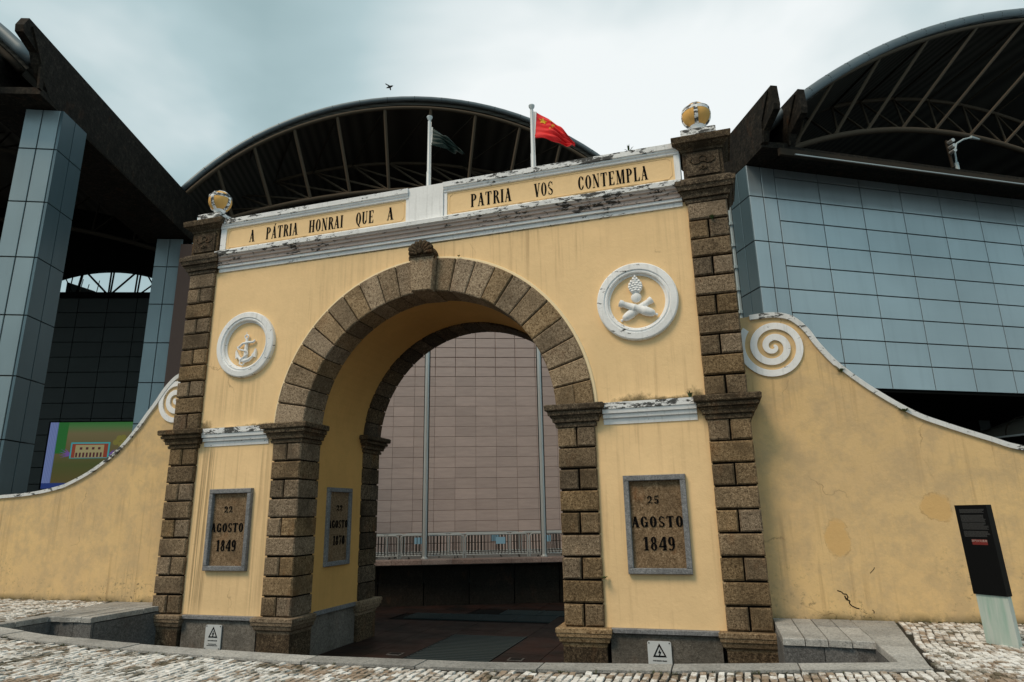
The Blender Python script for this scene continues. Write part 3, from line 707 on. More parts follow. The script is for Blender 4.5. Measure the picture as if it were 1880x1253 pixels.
# --- lettering ---------------------------------------------------------------
GW = (.175, .040)
def glyph(ch):
    P = []; TK, H = GW
    def rect(x0, x1, y0, y1): P.append([(x0, y0), (x1, y0), (x1, y1), (x0, y1)])
    def stroke(x0, y0, x1, y1, w): P.append([(x0-w/2, y0), (x0+w/2, y0), (x1+w/2, y1), (x1-w/2, y1)])
    def serif(x, y, w=.26): rect(x-w/2, x+w/2, y if y < .5 else y-H, y+H if y < .5 else y)
    def bowl(cx, cy, rx, ry, a0, a1, tk=TK, h=H, n=14):
        for k in range(n):
            u, v = R_(a0+(a1-a0)*k/n), R_(a0+(a1-a0)*(k+1)/n)
            P.append([(cx+rx*math.cos(u), cy+ry*math.sin(u)), (cx+rx*math.cos(v), cy+ry*math.sin(v)), (cx+(rx-tk)*math.cos(v), cy+(ry-h)*math.sin(v)), (cx+(rx-tk)*math.cos(u), cy+(ry-h)*math.sin(u))])
    def stem(x): rect(x-TK/2, x+TK/2, 0, 1); serif(x, 0); serif(x, 1)
    def dot(x, y, r=.06): P.append([(x+r*math.cos(2*PI*k/8), y+r*math.sin(2*PI*k/8)) for k in range(8)])
    w = .56
    if ch in 'AÁ':
        stroke(.06, 0, .27, 1, H*1.4); stroke(.44, 0, .26, 1, TK); rect(.13, .40, .30, .30+H); serif(.06, 0, .16); serif(.44, 0, .28)
        if ch == 'Á': P.append([(.27, 1.05), (.33, 1.05), (.44, 1.22), (.34, 1.22)])
    elif ch == 'P': stem(.14); bowl(.22, .74, .30, .26, -90, 90, TK*.95)
    elif ch == 'R': stem(.14); bowl(.22, .75, .28, .25, -90, 90, TK*.95); stroke(.50, .02, .34, .5, TK*.95); rect(.44, .60, 0, H)
    elif ch == 'T': stem(.29); rect(.02, .56, 1-H, 1); P.append([(.02, 1), (.02, .76), (.05, .76), (.12, 1)]); P.append([(.56, 1), (.56, .76), (.53, .76), (.46, 1)]); w = .60
    elif ch == 'I': stem(.15); w = .30
    elif ch == 'H': stem(.14); stem(.50); rect(.14, .50, .48, .48+H); w = .66
    elif ch in 'OQ':
        bowl(.28, .5, .27, .5, 0, 360, TK, H, 24)
        if ch == 'Q': stroke(.46, -.22, .24, .06, TK*.8)
    elif ch == '0': bowl(.26, .5, .25, .5, 0, 360, TK, H, 24); w = .52
    elif ch == 'N': rect(.10, .10+H, 0, 1); serif(.11, 0, .2); serif(.10, 1, .2); stroke(.50, 0, .14, 1, TK); rect(.51, .51+H, 0, 1); serif(.52, 1, .2); w = .64
    elif ch == 'U': stem_x = .14; rect(.14-TK/2, .14+TK/2, .25, 1); serif(.14, 1); rect(.47, .47+H, .25, 1); serif(.485, 1, .2); bowl(.283, .26, .222, .26, 180, 360, TK*.9, H*1.2); w = .62
    elif ch == 'E': stem(.14); rect(.14, .50, 0, H); rect(.14, .50, 1-H, 1); rect(.14, .38, .48, .48+H); P.append([(.50, 0), (.50, .24), (.47, .24), (.38, 0)]); P.append([(.50, 1), (.50, .76), (.47, .76), (.38, 1)]); P.append([(.38, .38), (.38, .64), (.35, .5)])
    elif ch == 'L': stem(.14); rect(.14, .50, 0, H); P.append([(.50, 0), (.50, .28), (.47, .28), (.36, 0)]); w = .54
    elif ch == 'V': stroke(.27, 0, .10, 1, TK); stroke(.29, 0, .48, 1, H*1.4); serif(.10, 1, .26); serif(.48, 1, .18)
    elif ch == 'C': bowl(.29, .5, .27, .5, 38, 322, TK, H, 22); rect(.47, .50, .70, .95); dot(.46, .74, .055); dot(.46, .26, .05)
    elif ch == 'G': bowl(.29, .5, .27, .5, 38, 322, TK, H, 22); rect(.47, .50, .70, .95); dot(.46, .74, .05); rect(.41, .41+TK*.8, .04, .44); rect(.34, .60, .42, .42+H); w = .62
    elif ch == 'S':
        bowl(.27, .74, .20, .26, 30, 200, TK*.6, H); bowl(.27, .26, .22, .26, -150, 20, TK*.6, H)
        P.append([(.07, .78), (.10, .62), (.47, .38), (.49, .22), (.40, .12), (.34, .30), (.10, .54), (.04, .70)]); rect(.44, .465, .72, .97); rect(.06, .085, .03, .28); w = .54
    elif ch == 'M': rect(.09, .09+H, 0, 1); serif(.10, 0, .2); serif(.10, 1, .2); stroke(.37, .0, .16, 1, TK); stroke(.38, 0, .56, 1, H*1.3); rect(.56, .56+TK, 0, 1); serif(.64, 0, .26); serif(.64, 1, .22); w = .80
    elif ch == '1': rect(.18, .18+TK, 0, 1); serif(.26, 0, .34); P.append([(.04, .80), (.20, 1.0), (.20, .90)]); w = .48
    elif ch == '8': bowl(.26, .74, .20, .26, 0, 360, TK*.75, H, 20); bowl(.26, .26, .24, .27, 0, 360, TK*.85, H, 20); w = .54
    elif ch == '4': rect(.33, .33+TK, 0, 1); serif(.41, 0, .32); rect(0, .56, .24, .24+H*1.6); stroke(.02, .25, .38, 1, H*1.5); w = .58
    elif ch == '9': bowl(.26, .67, .25, .33, 0, 360, TK*.95, H, 20); bowl(.22, .40, .29, .40, -100, 20, TK*.8, H); dot(.12, .07, .07); w = .56
    elif ch == '7': rect(.04, .50, 1-H*2.2, 1); P.append([(.48, 1), (.50, .95), (.30, 0), (.16, 0), (.22, .4)]); rect(.03, .06, .72, 1); w = .54
    elif ch == '2': bowl(.25, .72, .23, .28, -20, 190, TK*.8, H); P.append([(.46, .66), (.30, .70), (.34, .5), (.04, .08), (.04, 0), (.12, .08), (.46, .52)]); P.append([(.04, 0), (.16, .12), (.30, .12), (.40, .02), (.50, .02), (.52, .20), (.48, .24), (.46, .10), (.40, .12), (.28, .20), (.16, .20), (.06, .1)]); dot(.09, .68, .06)
    elif ch == '5': P.append([(.08, .96), (.46, 1.04), (.46, .90), (.12, .86)]); rect(.08, .08+H, .5, .96); bowl(.24, .30, .24, .30, -150, 140, TK*.9, H); dot(.08, .12, .06); w = .52
    return P, w
def text(s, span, base, h, yf, depth, name='lettering', axis='y', parent=gate, wx=1.0, m='black_paint', sp=.10):
    """letters in the plane y=yf (axis y) or x=yf (axis x, running along +y)"""
    gl = [glyph(c) for c in s]; tot = sum(g[1] for g in gl)+sp*(len(s)-1); k = (span[1]-span[0])/tot
    mb = MB(); x = 0
    for (P, w_) in gl:
        for poly in P:
            pp = [(span[0]+(x+p[0])*k, base+p[1]*h) for p in poly]
            mb.prism(pp, yf-depth, yf, axis)
        x += w_+sp
    return mb.build(name, M[m], parent)
LB, LH = 5.328, .196
for s_, a, b in (('A', -2.950, -2.862), ('PÁTRIA', -2.655, -2.100), ('HONRAI', -1.905, -1.330), ('QUE', -1.118, -.826), ('A', -.612, -.516)):
    text(s_, (a, b), LB, LH, PY+.004, .006, 'inscription_word')
for s_, a, b in (('PATRIA', .665, 1.250), ('VOS', 1.575, 1.835), ('CONTEMPLA', 2.17, 3.075)):
    text(s_, (a, b), LB, LH, PY+.004, .006, 'inscription_word')

# --- dated plaques
GW = (.20, .062)
def plaque(x0, x1, z0, z1, lines, axis='y', y=0.0):
    f = .062; q = .048 if axis == 'y' else .030
    def fr(a0, a1, b0, b1, nm='plaque_frame'):
        mb = MB()
        if axis == 'y': mb.loft([[(a0+i, yy, b0+i), (a1-i, yy, b0+i), (a1-i, yy, b1-i), (a0+i, yy, b1-i)] for yy, i in ((y-.004, .006), (y+.004, 0), (y+.12, 0))])
        else: mb.loft([[(yy, a0+i, b0+i), (yy, a1-i, b0+i), (yy, a1-i, b1-i), (yy, a0+i, b1-i)] for yy, i in ((y+.004, .006), (y-.004, 0), (y-.12, 0))])
        return mb.build(nm, M['frame_stone'], gate)
    fr(x0, x1, z0, z0+f); fr(x0, x1, z1-f, z1); fr(x0, x0+f, z0+f+.002, z1-f-.002); fr(x1-f, x1, z0+f+.002, z1-f-.002)
    if axis == 'y': MB().box(x0+f-.01, x1-f+.01, y+.048, y+.10, z0+f-.01, z1-f+.01).build('plaque_slab', M['plaque_stone'], gate)
    else: MB().box(y-.10, y-q, x0+f-.01, x1-f+.01, z0+f-.01, z1-f+.01).build('plaque_slab', M['plaque_stone'], gate)
    for (s_, a, b, zb, h) in lines:
        text(s_, (a, b), zb, h, (y+.0475) if axis == 'y' else (y-q+.0005), .006 if axis == 'y' else -.006, 'plaque_text', axis)
plaque(2.532, 3.228, .562, 1.634, [('25', 2.785, 2.920, 1.318, .085), ('AGOSTO', 2.600, 3.165, 1.060, .118), ('1849', 2.705, 3.065, .812, .145)])
plaque(-3.212, -2.526, .560, 1.637, [('22', -2.975, -2.835, 1.318, .085), ('AGOSTO', -3.160, -2.640, 1.060, .118), ('1849', -3.060, -2.73, .812, .145)])
plaque(.725, 1.380, .560, 1.650, [('22', .990, 1.155, 1.323, .080), ('AGOSTO', .800, 1.315, 1.080, .110), ('1870', .930, 1.25, .842, .130)], 'x', -1.768)

# --- medallions
def medallion(cx, cz, nm):
    MB().ring([(.335, .05), (.335, -.005), (.345, -.012), (.355, -.012), (.362, -.045), (.378, -.052), (.392, -.040), (.402, -.040), (.408, -.058), (.478, -.052), (.492, -.040), (.495, .07)], (cx, PF-.01, cz), 64).build('medallion_ring', M['white'], gate, smooth=35)
medallion(-2.852, 3.700, 'anchor'); medallion(2.832, 3.722, 'cannon')
ax, az, ay = -2.84, 3.60, PF-.02
an = MB()
an.tube([(ax+.0, ay, az+.19), (ax, ay, az-.13)], [.022, .034], 8)                               # shank
an.tube([(ax+.03*math.cos(t), ay-.01, az+.215+.03*math.sin(t)) for t in [q*2*PI/10 for q in range(11)]], .012, 6)
an.tube([(ax-.13, ay-.01, az+.06), (ax-.05, ay-.02, az+.115), (ax+.05, ay-.02, az+.125), (ax+.12, ay-.01, az+.125), (ax+.14, ay, az+.155)], .018, 8)   # stock
an.tube([(ax-.155, ay, az-.01), (ax-.13, ay, az-.07), (ax-.07, ay-.01, az-.13), (ax, ay-.01, az-.15), (ax+.07, ay-.01, az-.135), (ax+.13, ay, az-.08), (ax+.155, ay, az-.02)], [.012, .020, .026, .030, .026, .020, .012], 8)
for s in (-1, 1): an.loft([[(ax+s*.175, y, az-.005), (ax+s*.165, y, az-.105), (ax+s*.105, y, az-.065), (ax+s*.135, y, az-.035), (ax+s*.165, y, az+.03)] for y in (ay-.015, ay+.02)])
rope = [(ax-.13+.0, az+.07), (ax-.11, az+.03), (ax-.04, az+.01), (ax+.04, az-.01), (ax+.06, az-.05), (ax+.0, az-.09), (ax-.06, az-.13), (ax-.07, az-.19), (ax-.02, az-.215), (ax+.01, az-.19)]
an.tube([(x, ay-.035, z) for x, z in rope], .011, 6)
an.tube([(ax-.03, ay+.02, az+.30), (ax-.03, ay+.02, az+.26)], .006, 5)
an.build('anchor_relief', M['white_clean'], gate, smooth=50)
gx, gz, gy = 2.822, 3.70, PF-.015
gr = MB()
def ball_(mb, c, r, sy=.6, n=16):
    vs = []
    mb.loft([[(c[0]+r*math.sin(R_(t))*math.cos(2*PI*k/n), c[1]-r*sy*math.sin(R_(t))*math.sin(2*PI*k/n), c[2]-r*math.cos(R_(t))) for k in range(n)] for t in (4, 25, 45, 65, 90, 115, 135, 155, 176)])
ball_(gr, (gx, gy, gz+.075), .066)
gr.build('grenade_relief', M['white_clean'], gate, smooth=50)
fl = MB()
for row, (z, wd, n, r) in enumerate(((.165, .035, 3, .024), (.195, .052, 4, .024), (.225, .060, 5, .022), (.255, .055, 4, .022), (.285, .040, 3, .020), (.312, .018, 2, .018), (.335, 0, 1, .016))):
    for k in range(n):
        xx = gx+(0 if n == 1 else -wd+2*wd*k/(n-1)); zz = gz+z-.015*abs(xx-gx)/.05
        fl.tube([(xx, gy-.01, zz-.02), (xx+(xx-gx)*.15, gy-.03, zz), (xx+(xx-gx)*.3, gy-.02, zz+.025)], [r*.8, r, r*.4], 6)
fl.tube([(gx, gy, gz+.13), (gx, gy, gz+.30)], [.03, .045], 8)
fl.build('flame_relief', M['white_clean'], gate, smooth=50)
cn = MB()
def cannon(p, q, off):
    P_, Q_ = Vector((p[0], gy+off, p[1])), Vector((q[0], gy+off, q[1])); d = Q_-P_
    st_ = [(0, .012), (.03, .036), (.12, .050), (.22, .056), (.30, .058), (.32, .052), (.55, .045), (.57, .050), (.60, .044), (.88, .036), (.90, .044), (.99, .046), (1.0, .030)]
    cn.tube([P_+d*t for t, r in st_], [r for t, r in st_], 12)
    ball_(cn, P_-d.normalized()*.018, .018)
cannon((gx+.215, gz-.165), (gx-.205, gz+.015), -.03); cannon((gx-.175, gz-.19), (gx+.190, gz+.03), 0)
cn.build('crossed_cannons_relief', M['white_clean'], gate, smooth=50)

# ================================================================== 3. WING WALLS
WY = .35
def wing(curve, sg, label, cap_start):
    t = thing('wing_wall', label, 'wall', (sg*5.2, WY+.15, ZG))
    # plaster body
    xin = sg*3.90
    pts = [(xin, ZF)]+[(xin, curve[0][1])]+curve+[(curve[-1][0], ZF)]
    MB().prism(pts, WY, WY+.34, 'y').build('plaster_body', M['plaster_wing'], t)
    # white coping band following the curve
    th = .058; band = MB(); rs = []
    cc = curve[cap_start:]
    for i, (x, z) in enumerate(cc):
        a = cc[max(0, i-1)]; b = cc[min(len(cc)-1, i+1)]; dx, dz = b[0]-a[0], b[1]-a[1]; l = math.hypot(dx, dz); nx, nz = dz/l*sg*1, -dx/l*sg
        f = 1 if x*sg < 5 else .8
        rs.append([(x-nx*.012, WY-.03, z-nz*.012), (x+nx*th*f*.85, WY-.03, z+nz*th*f*.85), (x+nx*th*f*.85, WY+.37, z+nz*th*f*.85), (x-nx*.012, WY+.37, z-nz*.012)])
    band.loft(rs); band.build('coping', M['white_coping'], t, smooth=30)
    return t
def smooth_curve(pts, n=6):
    out_ = []
    for i in range(len(pts)-1):
        p0 = pts[max(0, i-1)]; p1 = pts[i]; p2 = pts[i+1]; p3 = pts[min(len(pts)-1, i+2)]
        for k in range(n):
            t = k/n
            out_.append(tuple(.5*((2*p1[j])+(-p0[j]+p2[j])*t+(2*p0[j]-5*p1[j]+4*p2[j]-p3[j])*t*t+(-p0[j]+3*p1[j]-3*p2[j]+p3[j])*t**3) for j in (0, 1)))
    out_.append(pts[-1]); return out_
cr_ = [(4.05, 3.475), (4.20, 3.487), (4.36, 3.490), (4.50, 3.465), (4.62, 3.400), (4.74, 3.258), (4.83, 3.089), (4.96, 2.890), (5.085, 2.742), (5.343, 2.495), (5.68, 2.233), (5.951, 2.092), (6.345, 1.919), (6.633, 1.807), (7.4, 1.65), (8.2, 1.56), (9.0, 1.53)]
cl_ = [(-4.05, 3.47), (-4.20, 3.45), (-4.34, 3.40), (-4.46, 3.305), (-4.575, 3.177), (-4.682, 3.025), (-4.838, 2.832), (-4.993, 2.632), (-5.232, 2.376), (-5.484, 2.185), (-5.827, 1.985), (-6.191, 1.835), (-6.416, 1.772), (-6.961, 1.695), (-7.68, 1.66)]
wr = wing(smooth_curve(cr_), 1, 'yellow wing wall right of the gateway, stained plaster with white spiral and curved coping', 3)
wl = wing(smooth_curve(cl_), -1, 'yellow wing wall left of the gateway, sweeping down beside the screen building', 2)
def spiral(cx, cz, sg, parent):
    mb = MB(); rs = []; n0, n1 = .05, 2.86; N_ = 150
    for k in range(N_+1):
        t = n0+(n1-n0)*k/N_; a = PI/2-sg*2*PI*t
        ro = .012+.138*t; wd = min(.078, .030+.05*t)
        ro_out = ro+.018*0+.0; ri = max(.002, ro-wd)
        ca_, sa_ = math.cos(a), math.sin(a)
        rs.append([(cx+ri*ca_, WY+.01, cz+ri*sa_), (cx+ri*ca_, WY-.022, cz+ri*sa_), (cx+ro*ca_, WY-.022, cz+ro*sa_), (cx+ro*ca_, WY+.01, cz+ro*sa_)])
    mb.loft(rs); mb.build('spiral_relief', M['white'], parent, smooth=30)
spiral(4.345, 3.085, 1, wr); spiral(-4.30, 3.03, -1, wl)

# crack and damaged plaster spots on the right wing
crk = MB()
def ribbon(pts, w_, y=WY-.0015):
    for (a, b) in zip(pts, pts[1:]):
        dx, dz = b[0]-a[0], b[1]-a[1]; l = math.hypot(dx, dz) or 1; nx, nz = -dz/l*w_/2, dx/l*w_/2
        crk.prism([(a[0]+nx, a[1]+nz), (a[0]-nx, a[1]-nz), (b[0]-nx, b[1]-nz), (b[0]+nx, b[1]+nz)], y, y+.004, 'y')
ribbon([(4.68, .385), (4.72, .372), (4.735, .352), (4.765, .350), (4.775, .318), (4.76, .300), (4.79, .285), (4.78, .262), (4.80, .235), (4.84, .215), (4.87, .208)], .011)
ribbon([(4.745, .335), (4.755, .30), (4.775, .29)], .014)
ribbon([(4.99, .20), (5.005, .185), (5.0, .165)], .008)
ribbon([(5.02, .56), (5.06, .60), (5.07, .62)], .006)
crk.build('plaster_crack', M['mortar'], wr)

# ================================================================== 4. TERMINAL BUILDINGS BEHIND
def az_frame(p, az):
    a = R_(az); u = Vector((math.cos(a), math.sin(a), 0)); n = Vector((-math.sin(a), math.cos(a), 0)); o = Vector((p[0], p[1], 0))
    return lambda s, d, z: tuple(o+u*s+n*d+Vector((0, 0, z)))
PM = {}
def panel_mesh(w_, h_, key, t=.05):
    k = (round(w_, 3), round(h_, 3), key)
    if k not in PM:
        mb = MB(); c = .005
        mb.loft([[(c, 0, c), (w_-c, 0, c), (w_-c, 0, h_-c), (c, 0, h_-c)], [(0, c, 0), (w_, c, 0), (w_, c, h_), (0, c, h_)], [(0, t, 0), (w_, t, 0), (w_, t, h_), (0, t, h_)]])
        me = bpy.data.meshes.new('panel_mesh'); me.from_pydata(mb.v, [], mb.f); me.update()
        bm = bmesh.new(); bm.from_mesh(me); bmesh.ops.recalc_face_normals(bm, faces=bm.faces); bm.to_mesh(me); bm.free()
        me.materials.append(M[key]); PM[k] = me
    return PM[k]
def grid(parent, p, az, ss, zs, key, name='cladding_panel', gap=.021, d=0, rnd=0):
    fr = az_frame(p, az)
    for a, b in zip(ss, ss[1:]):
        for c, e_ in zip(zs, zs[1:]):
            me = panel_mesh(b-a-gap, e_-c-gap, key)
            link(name, me, parent, fr(a+gap/2, d+random.uniform(0, .0015), c+gap/2), R_(az))
def fbox(fr, s0, s1, d0, d1, z0, z1, mb=None):
    mb = mb or MB()
    return mb.loft([[fr(s0, d0, z), fr(s1, d0, z), fr(s1, d1, z), fr(s0, d1, z)] for z in (z0, z1)])

# ---- right building
rb = thing('terminal_building', 'border terminal block clad in silver blue panels, right behind the wing wall', 'building', (4.9, 7.0, ZF))
C0 = (4.87, 6.90); fr = az_frame(C0, 31)
zj = [3.77, 4.32, 4.87, 5.42, 5.97, 6.52, 7.07, 7.62, 8.17, 8.72, 8.95]
ss = [.73+1.172*i for i in range(10)]
grid(rb, C0, 31, ss, zj, 'panel')
zc_ = [3.77, 4.87, 5.97, 7.07, 8.17, 8.95]
grid(rb, C0, 31, [0, .365, .73], zc_, 'panel')
C1 = (4.87-.5*.76, 6.9+.866*.76)
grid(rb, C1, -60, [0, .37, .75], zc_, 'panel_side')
fbox(fr, .03, 22, .05, 9, 3.74, 8.98).build('wall_backing', M['gap'], rb)
fbox(fr, 11.3, 22, .02, .05, 3.77, 9.2).build('end_wall', M['panel'], rb)
fbox(fr, -.6, 22, 4.5, 9, ZF, 3.74).build('ground_floor_wall', M['void'], rb)
for s_ in (2.5, 6, 9.5, 13): fbox(fr, s_, s_+.4, 3.6, 4.0, ZF, 3.74).build('ground_floor_column', M['panel_dark'], rb)
fbox(fr, -.3, 22, 0, 9, 3.70, 3.735).build('lower_soffit', M['void'], rb)
# eave and gutter lip
fbox(fr, .55, 22, -.82, 0.1, 8.93, 9.02).build('eave', M['beam'], rb)
fbox(fr, .25, 22, -.90, -.82, 8.74, 8.90).build('eave_gutter', M['truss_dim'], rb)
MB().tube([fr(.6, -.93, 8.76), fr(22, -.93, 8.76)], .018, 6).build('eave_pipe', M['steel'], rb)
# white downpipe with clips behind the gate pilaster
dpx = C1[0]-.03, C1[1]+.0
frs = az_frame(C1, -60)
fbox(frs, -.09, -.03, -.03, .04, 3.0, 8.6).build('downpipe', M['pipe'], rb)
for k in range(10): fbox(frs, -.13, -.0, -.07, .0, 3.4+.55*k, 3.47+.55*k).build('pipe_clip', M['pipe'], rb)
# ---- vault helper
def vault(parent, p, az, c, R0, a0, a1, length, thick=.22, nm='roof_shell', n=36, rimr=.13, seg=True):
    f = az_frame(p, az)
    def P(a, r, d): return f(c[0]+r*math.cos(a), d, c[1]+r*math.sin(a))
    A = [R_(a0)+(R_(a1)-R_(a0))*k/n for k in range(n+1)]
    mb = MB(); mb.loft([[P(a, R0-.04, .05), P(a, R0-.04, length), P(a, R0-.04-thick, length), P(a, R0-.04-thick, .05)] for a in A]); mb.build(nm, M['soffit'], parent)
    return P, A
def arc_tube(P, A, r, d, rad, parent, m, nm, n=10):
    MB().tube([P(a, r, d) for a in A], rad, n).build(nm, M[m], parent, smooth=True)
# right vault
q0 = (4.87, 6.5); q0n = az_frame(q0, 31)(0, -.3, 0)
cR = (14.36, -5.57); 
P, A = vault(rb, q0n[:2], 31, cR, 20.72, 132.6, 62, 13)
arc_tube(P, A, 20.60, 0, .12, rb, 'rim', 'roof_rim'); 
for a in [132.2-2.05*k for k in range(20)]:   # joints in the rim sleeve
    MB().tube([P(R_(a), 20.60, 0), P(R_(a-.03), 20.60, 0)], .1215, 10).build('rim_joint', M['gap'], rb)
def arc2(c, r, p, az, off, aa, rad, m, nm, par):
    f = az_frame(p, az); MB().tube([f(c[0]+r*math.cos(R_(a)), off, c[1]+r*math.sin(R_(a))) for a in aa], rad, 8).build(nm, M[m], par, smooth=True)
    return lambda s: f(s, off, c[1]+math.sqrt(max(0, r*r-(s-c[0])**2)))
lin = lambda a, b, n: [a+(b-a)*k/n for k in range(n+1)]
rin = arc2((14.70, -7.27), 22.1, q0, 31, -.3, lin(127.5, 66, 30), .055, 'truss', 'upper_chord', rb)
rbt = arc2((6.46, -1.50), 12.09, q0, 31, .3, lin(118, 47, 26), .075, 'truss', 'lower_chord', rb)
rmd = arc2((9.14, .54), 12.71, q0, 31, 2.3, lin(124, 52, 26), .065, 'truss', 'middle_chord', rb)
def strut(a, b, r, par, m='truss', nm='strut'): MB().tube([a, b], r, 6).build(nm, M[m], par)
nodes_b = [1.51, 2.74, 3.73, 4.82, 5.85, 6.97, 8.09, 9.2, 10.3]
nodes_t = [2.44, 3.94, 5.57, 7.32, 9.1, 10.9, 12.6, 14.2, 15.6]
nodes_m = [3.71, 4.72, 5.76, 6.97, 8.27, 9.59, 10.83, 12.1, 13.3]
for i in range(9):
    strut(rin(nodes_t[i]), rbt(nodes_b[i]), .042, rb)
    strut(rmd(nodes_m[i]), rbt(nodes_b[i]+.15), .032, rb, 'truss_dim' if 0 else 'truss')
    if i < 8: strut(rmd(nodes_m[i]), rbt(nodes_b[i+1]), .030, rb)
    strut(rin(nodes_t[i]), rmd(nodes_m[i]), .028, rb, 'truss_dim')
# back and inner closure of the right hall
f0 = az_frame(q0, 31)
MB().loft([[P(a, 20.6, d_) for a in A]+[P(A[-1], 20.6, d_)[:2]+(8.8,), P(A[0], 20.6, d_)[:2]+(8.8,)] for d_ in (12.7, 12.95)]).build('rear_wall', M['void'], rb)
fbox(f0, .3, 26, .6, 12.6, 8.95, 9.0).build('hall_floor', M['void'], rb)
# ---- street lamp and camera mast on the roof terrace in front of the vault
fl_ = az_frame(C0, 31)
t = thing('camera_mast', 'slim pale mast with curved lamp arm and camera bank above the silver cladding', 'lamp post', fl_(5.85, -.3, 9.05))
MB().tube([fl_(5.84, -.3, 9.04), fl_(5.84, -.3, 9.55)], .05, 8).build('post', M['pipe'], t)
MB().tube([fl_(5.84, -.3, 9.5), fl_(5.84, -.32, 9.85), fl_(5.92, -.34, 10.08), fl_(6.15, -.36, 10.22), fl_(6.42, -.38, 10.30)], .022, 6).build('arm', M['pipe'], t)
MB().tube([fl_(6.38, -.38, 10.30), fl_(6.62, -.40, 10.26)], [.05, .025], 6).build('lamp_head', M['pipe'], t)
MB().tube([fl_(5.70, -.3, 9.4), fl_(5.66, -.3, 10.15)], .035, 6).build('bracket', M['truss_dim'], t)
for k in range(3): MB().tube([fl_(5.66, -.35, 9.78+k*.14), fl_(5.62, -.52, 9.76+k*.14)], .045, 8).build('camera_unit', M['steel'], t)

# ---- channel beams (concrete roof gutters)
def beam(p, az, u1, u0, wid, sg, label, prow):
    """open channel of two walls and a floor along az; u1 = near end"""
    f = az_frame(p, az); t = thing('roof_gutter_beam', label, 'roof beam', f(0, 0, 9.0))
    def wall(d0, d1, du, nm, pr):
        pts = [(u1-du+a, z) for a, z in pr]+[(u0, 10.12), (u0, 9.0)]
        MB().loft([[f(u, d, z) for u, z in pts] for d in (d0, d1)]).build(nm, M['beam'], t)
        # thickened lip along the broken end and a rib down the face
        MB().loft([[f(u1-du-.62+a, d, z) for a, z in ((0, 9.02), (.10, 9.02), (.16, 9.5), (.52, 10.0), (.42, 10.0), (.04, 9.5))] for d in (d0-.035*sg*(-1 if 0 else 1), d0+.01*sg)]).build('beam_rib', M['beam'], t)
    wall(0, sg*.15, 0, 'beam_wall', prow); wall(sg*wid, sg*(wid+.15), .05, 'beam_wall', prow)
    MB().loft([[f(u, d, z) for u, d in ((u0, sg*.004), (u1-.62, sg*.004), (u1-.62, sg*(wid+.14)), (u0, sg*(wid+.14)))] for z in (8.96, 9.10)]).build('beam_floor', M['beam'], t)
    return t
PROW = [(-1.25, 8.99), (-.86, 9.05), (-.45, 9.48), (-.36, 9.66), (.06, 9.77), (.08, 9.90), (-.02, 10.12)]
beam((-8.1, .6), -70, 1.36, -6.2, 1.2, -1, 'long dark concrete roof beam with torn prow, running over the left columns', PROW)
beam((4.87, 6.9), -65, 1.37, -2.6, .66, 1, 'short dark concrete gutter end with two prongs above the right building corner', [(-.62, 9.02), (-.56, 9.06), (-.47, 9.28), (0, 9.5), (.03, 9.62), (-.0, 10.08)])
# prow block at the corner where the channel meets the eave
# ---- left building
lb = thing('screen_building', 'dark clad terminal hall with silver corner columns and video screen, left of the gateway', 'building', (-12, 6, ZF))
zcol = [-.5, .5, 1.5, 2.6, 3.7, 4.8, 5.9, 7.0, 8.1, 8.95]
P1 = (-7.94, .40); fA = az_frame(P1, 24)
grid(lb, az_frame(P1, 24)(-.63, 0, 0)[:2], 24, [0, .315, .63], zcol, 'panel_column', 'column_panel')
# side face of the near column (faces right)
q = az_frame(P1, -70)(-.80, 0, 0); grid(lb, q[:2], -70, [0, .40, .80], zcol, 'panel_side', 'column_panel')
fbox(fA, -.60, -.03, .03, .78, ZF, 8.95).build('column_core', M['gap'], lb)
P2 = (-10.95, 5.80); fB = az_frame(P2, 21)
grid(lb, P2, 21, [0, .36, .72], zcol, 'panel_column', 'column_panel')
fbox(fB, .02, .70, .04, .7, ZF, 9.1).build('column_core', M['gap'], lb)
q3 = (-17, 9.7); fC = az_frame(q3, 20)
zr = [1.25+.55*k for k in range(-3, 15)]
zr = [2.50+.55*k for k in range(-5, 13)]+[9.12]
grid(lb, q3, 20, [-6.1, -5.1, -4.08, -3.06, -2.04, -1.03, 0, 1.03, 2.06], [z+.0 for z in zr], 'panel_dark')
fbox(fC, -8, 7.5, .05, .35, ZF, 9.2).build('wall_backing', M['gap'], lb)
fbox(fC, 2.1, 7.5, .0, .05, ZF, 9.2).build('side_wall', M['panel_dark'], lb)
# tympanum with the open arched slot
tm = MB(); cz0, rr0 = 5.08, 5.10
arcp = [(-.13+rr0*math.sin(R_(a)), cz0+rr0*math.cos(R_(a))) for a in [-22+44*k/16 for k in range(17)]]
polyt = [(arcp[0][0], 9.15), (-8, 9.15)]+[(-2.75+9.2*math.cos(R_(a)), 3.65+9.2*math.sin(R_(a))) for a in range(120, 42, -6)]+[(6.2, 9.9), (6.2, 9.15), (arcp[-1][0], 9.15)]+list(reversed(arcp))
tm.loft([[fC(s_, d_, z_) for s_, z_ in polyt] for d_ in (0, .25)]); tm.build('gable_wall', M['void'], lb)
fbox(fC, -8, 6.6, -.1, 0, 9.12, 9.30).build('slot_sill', M['void'], lb)
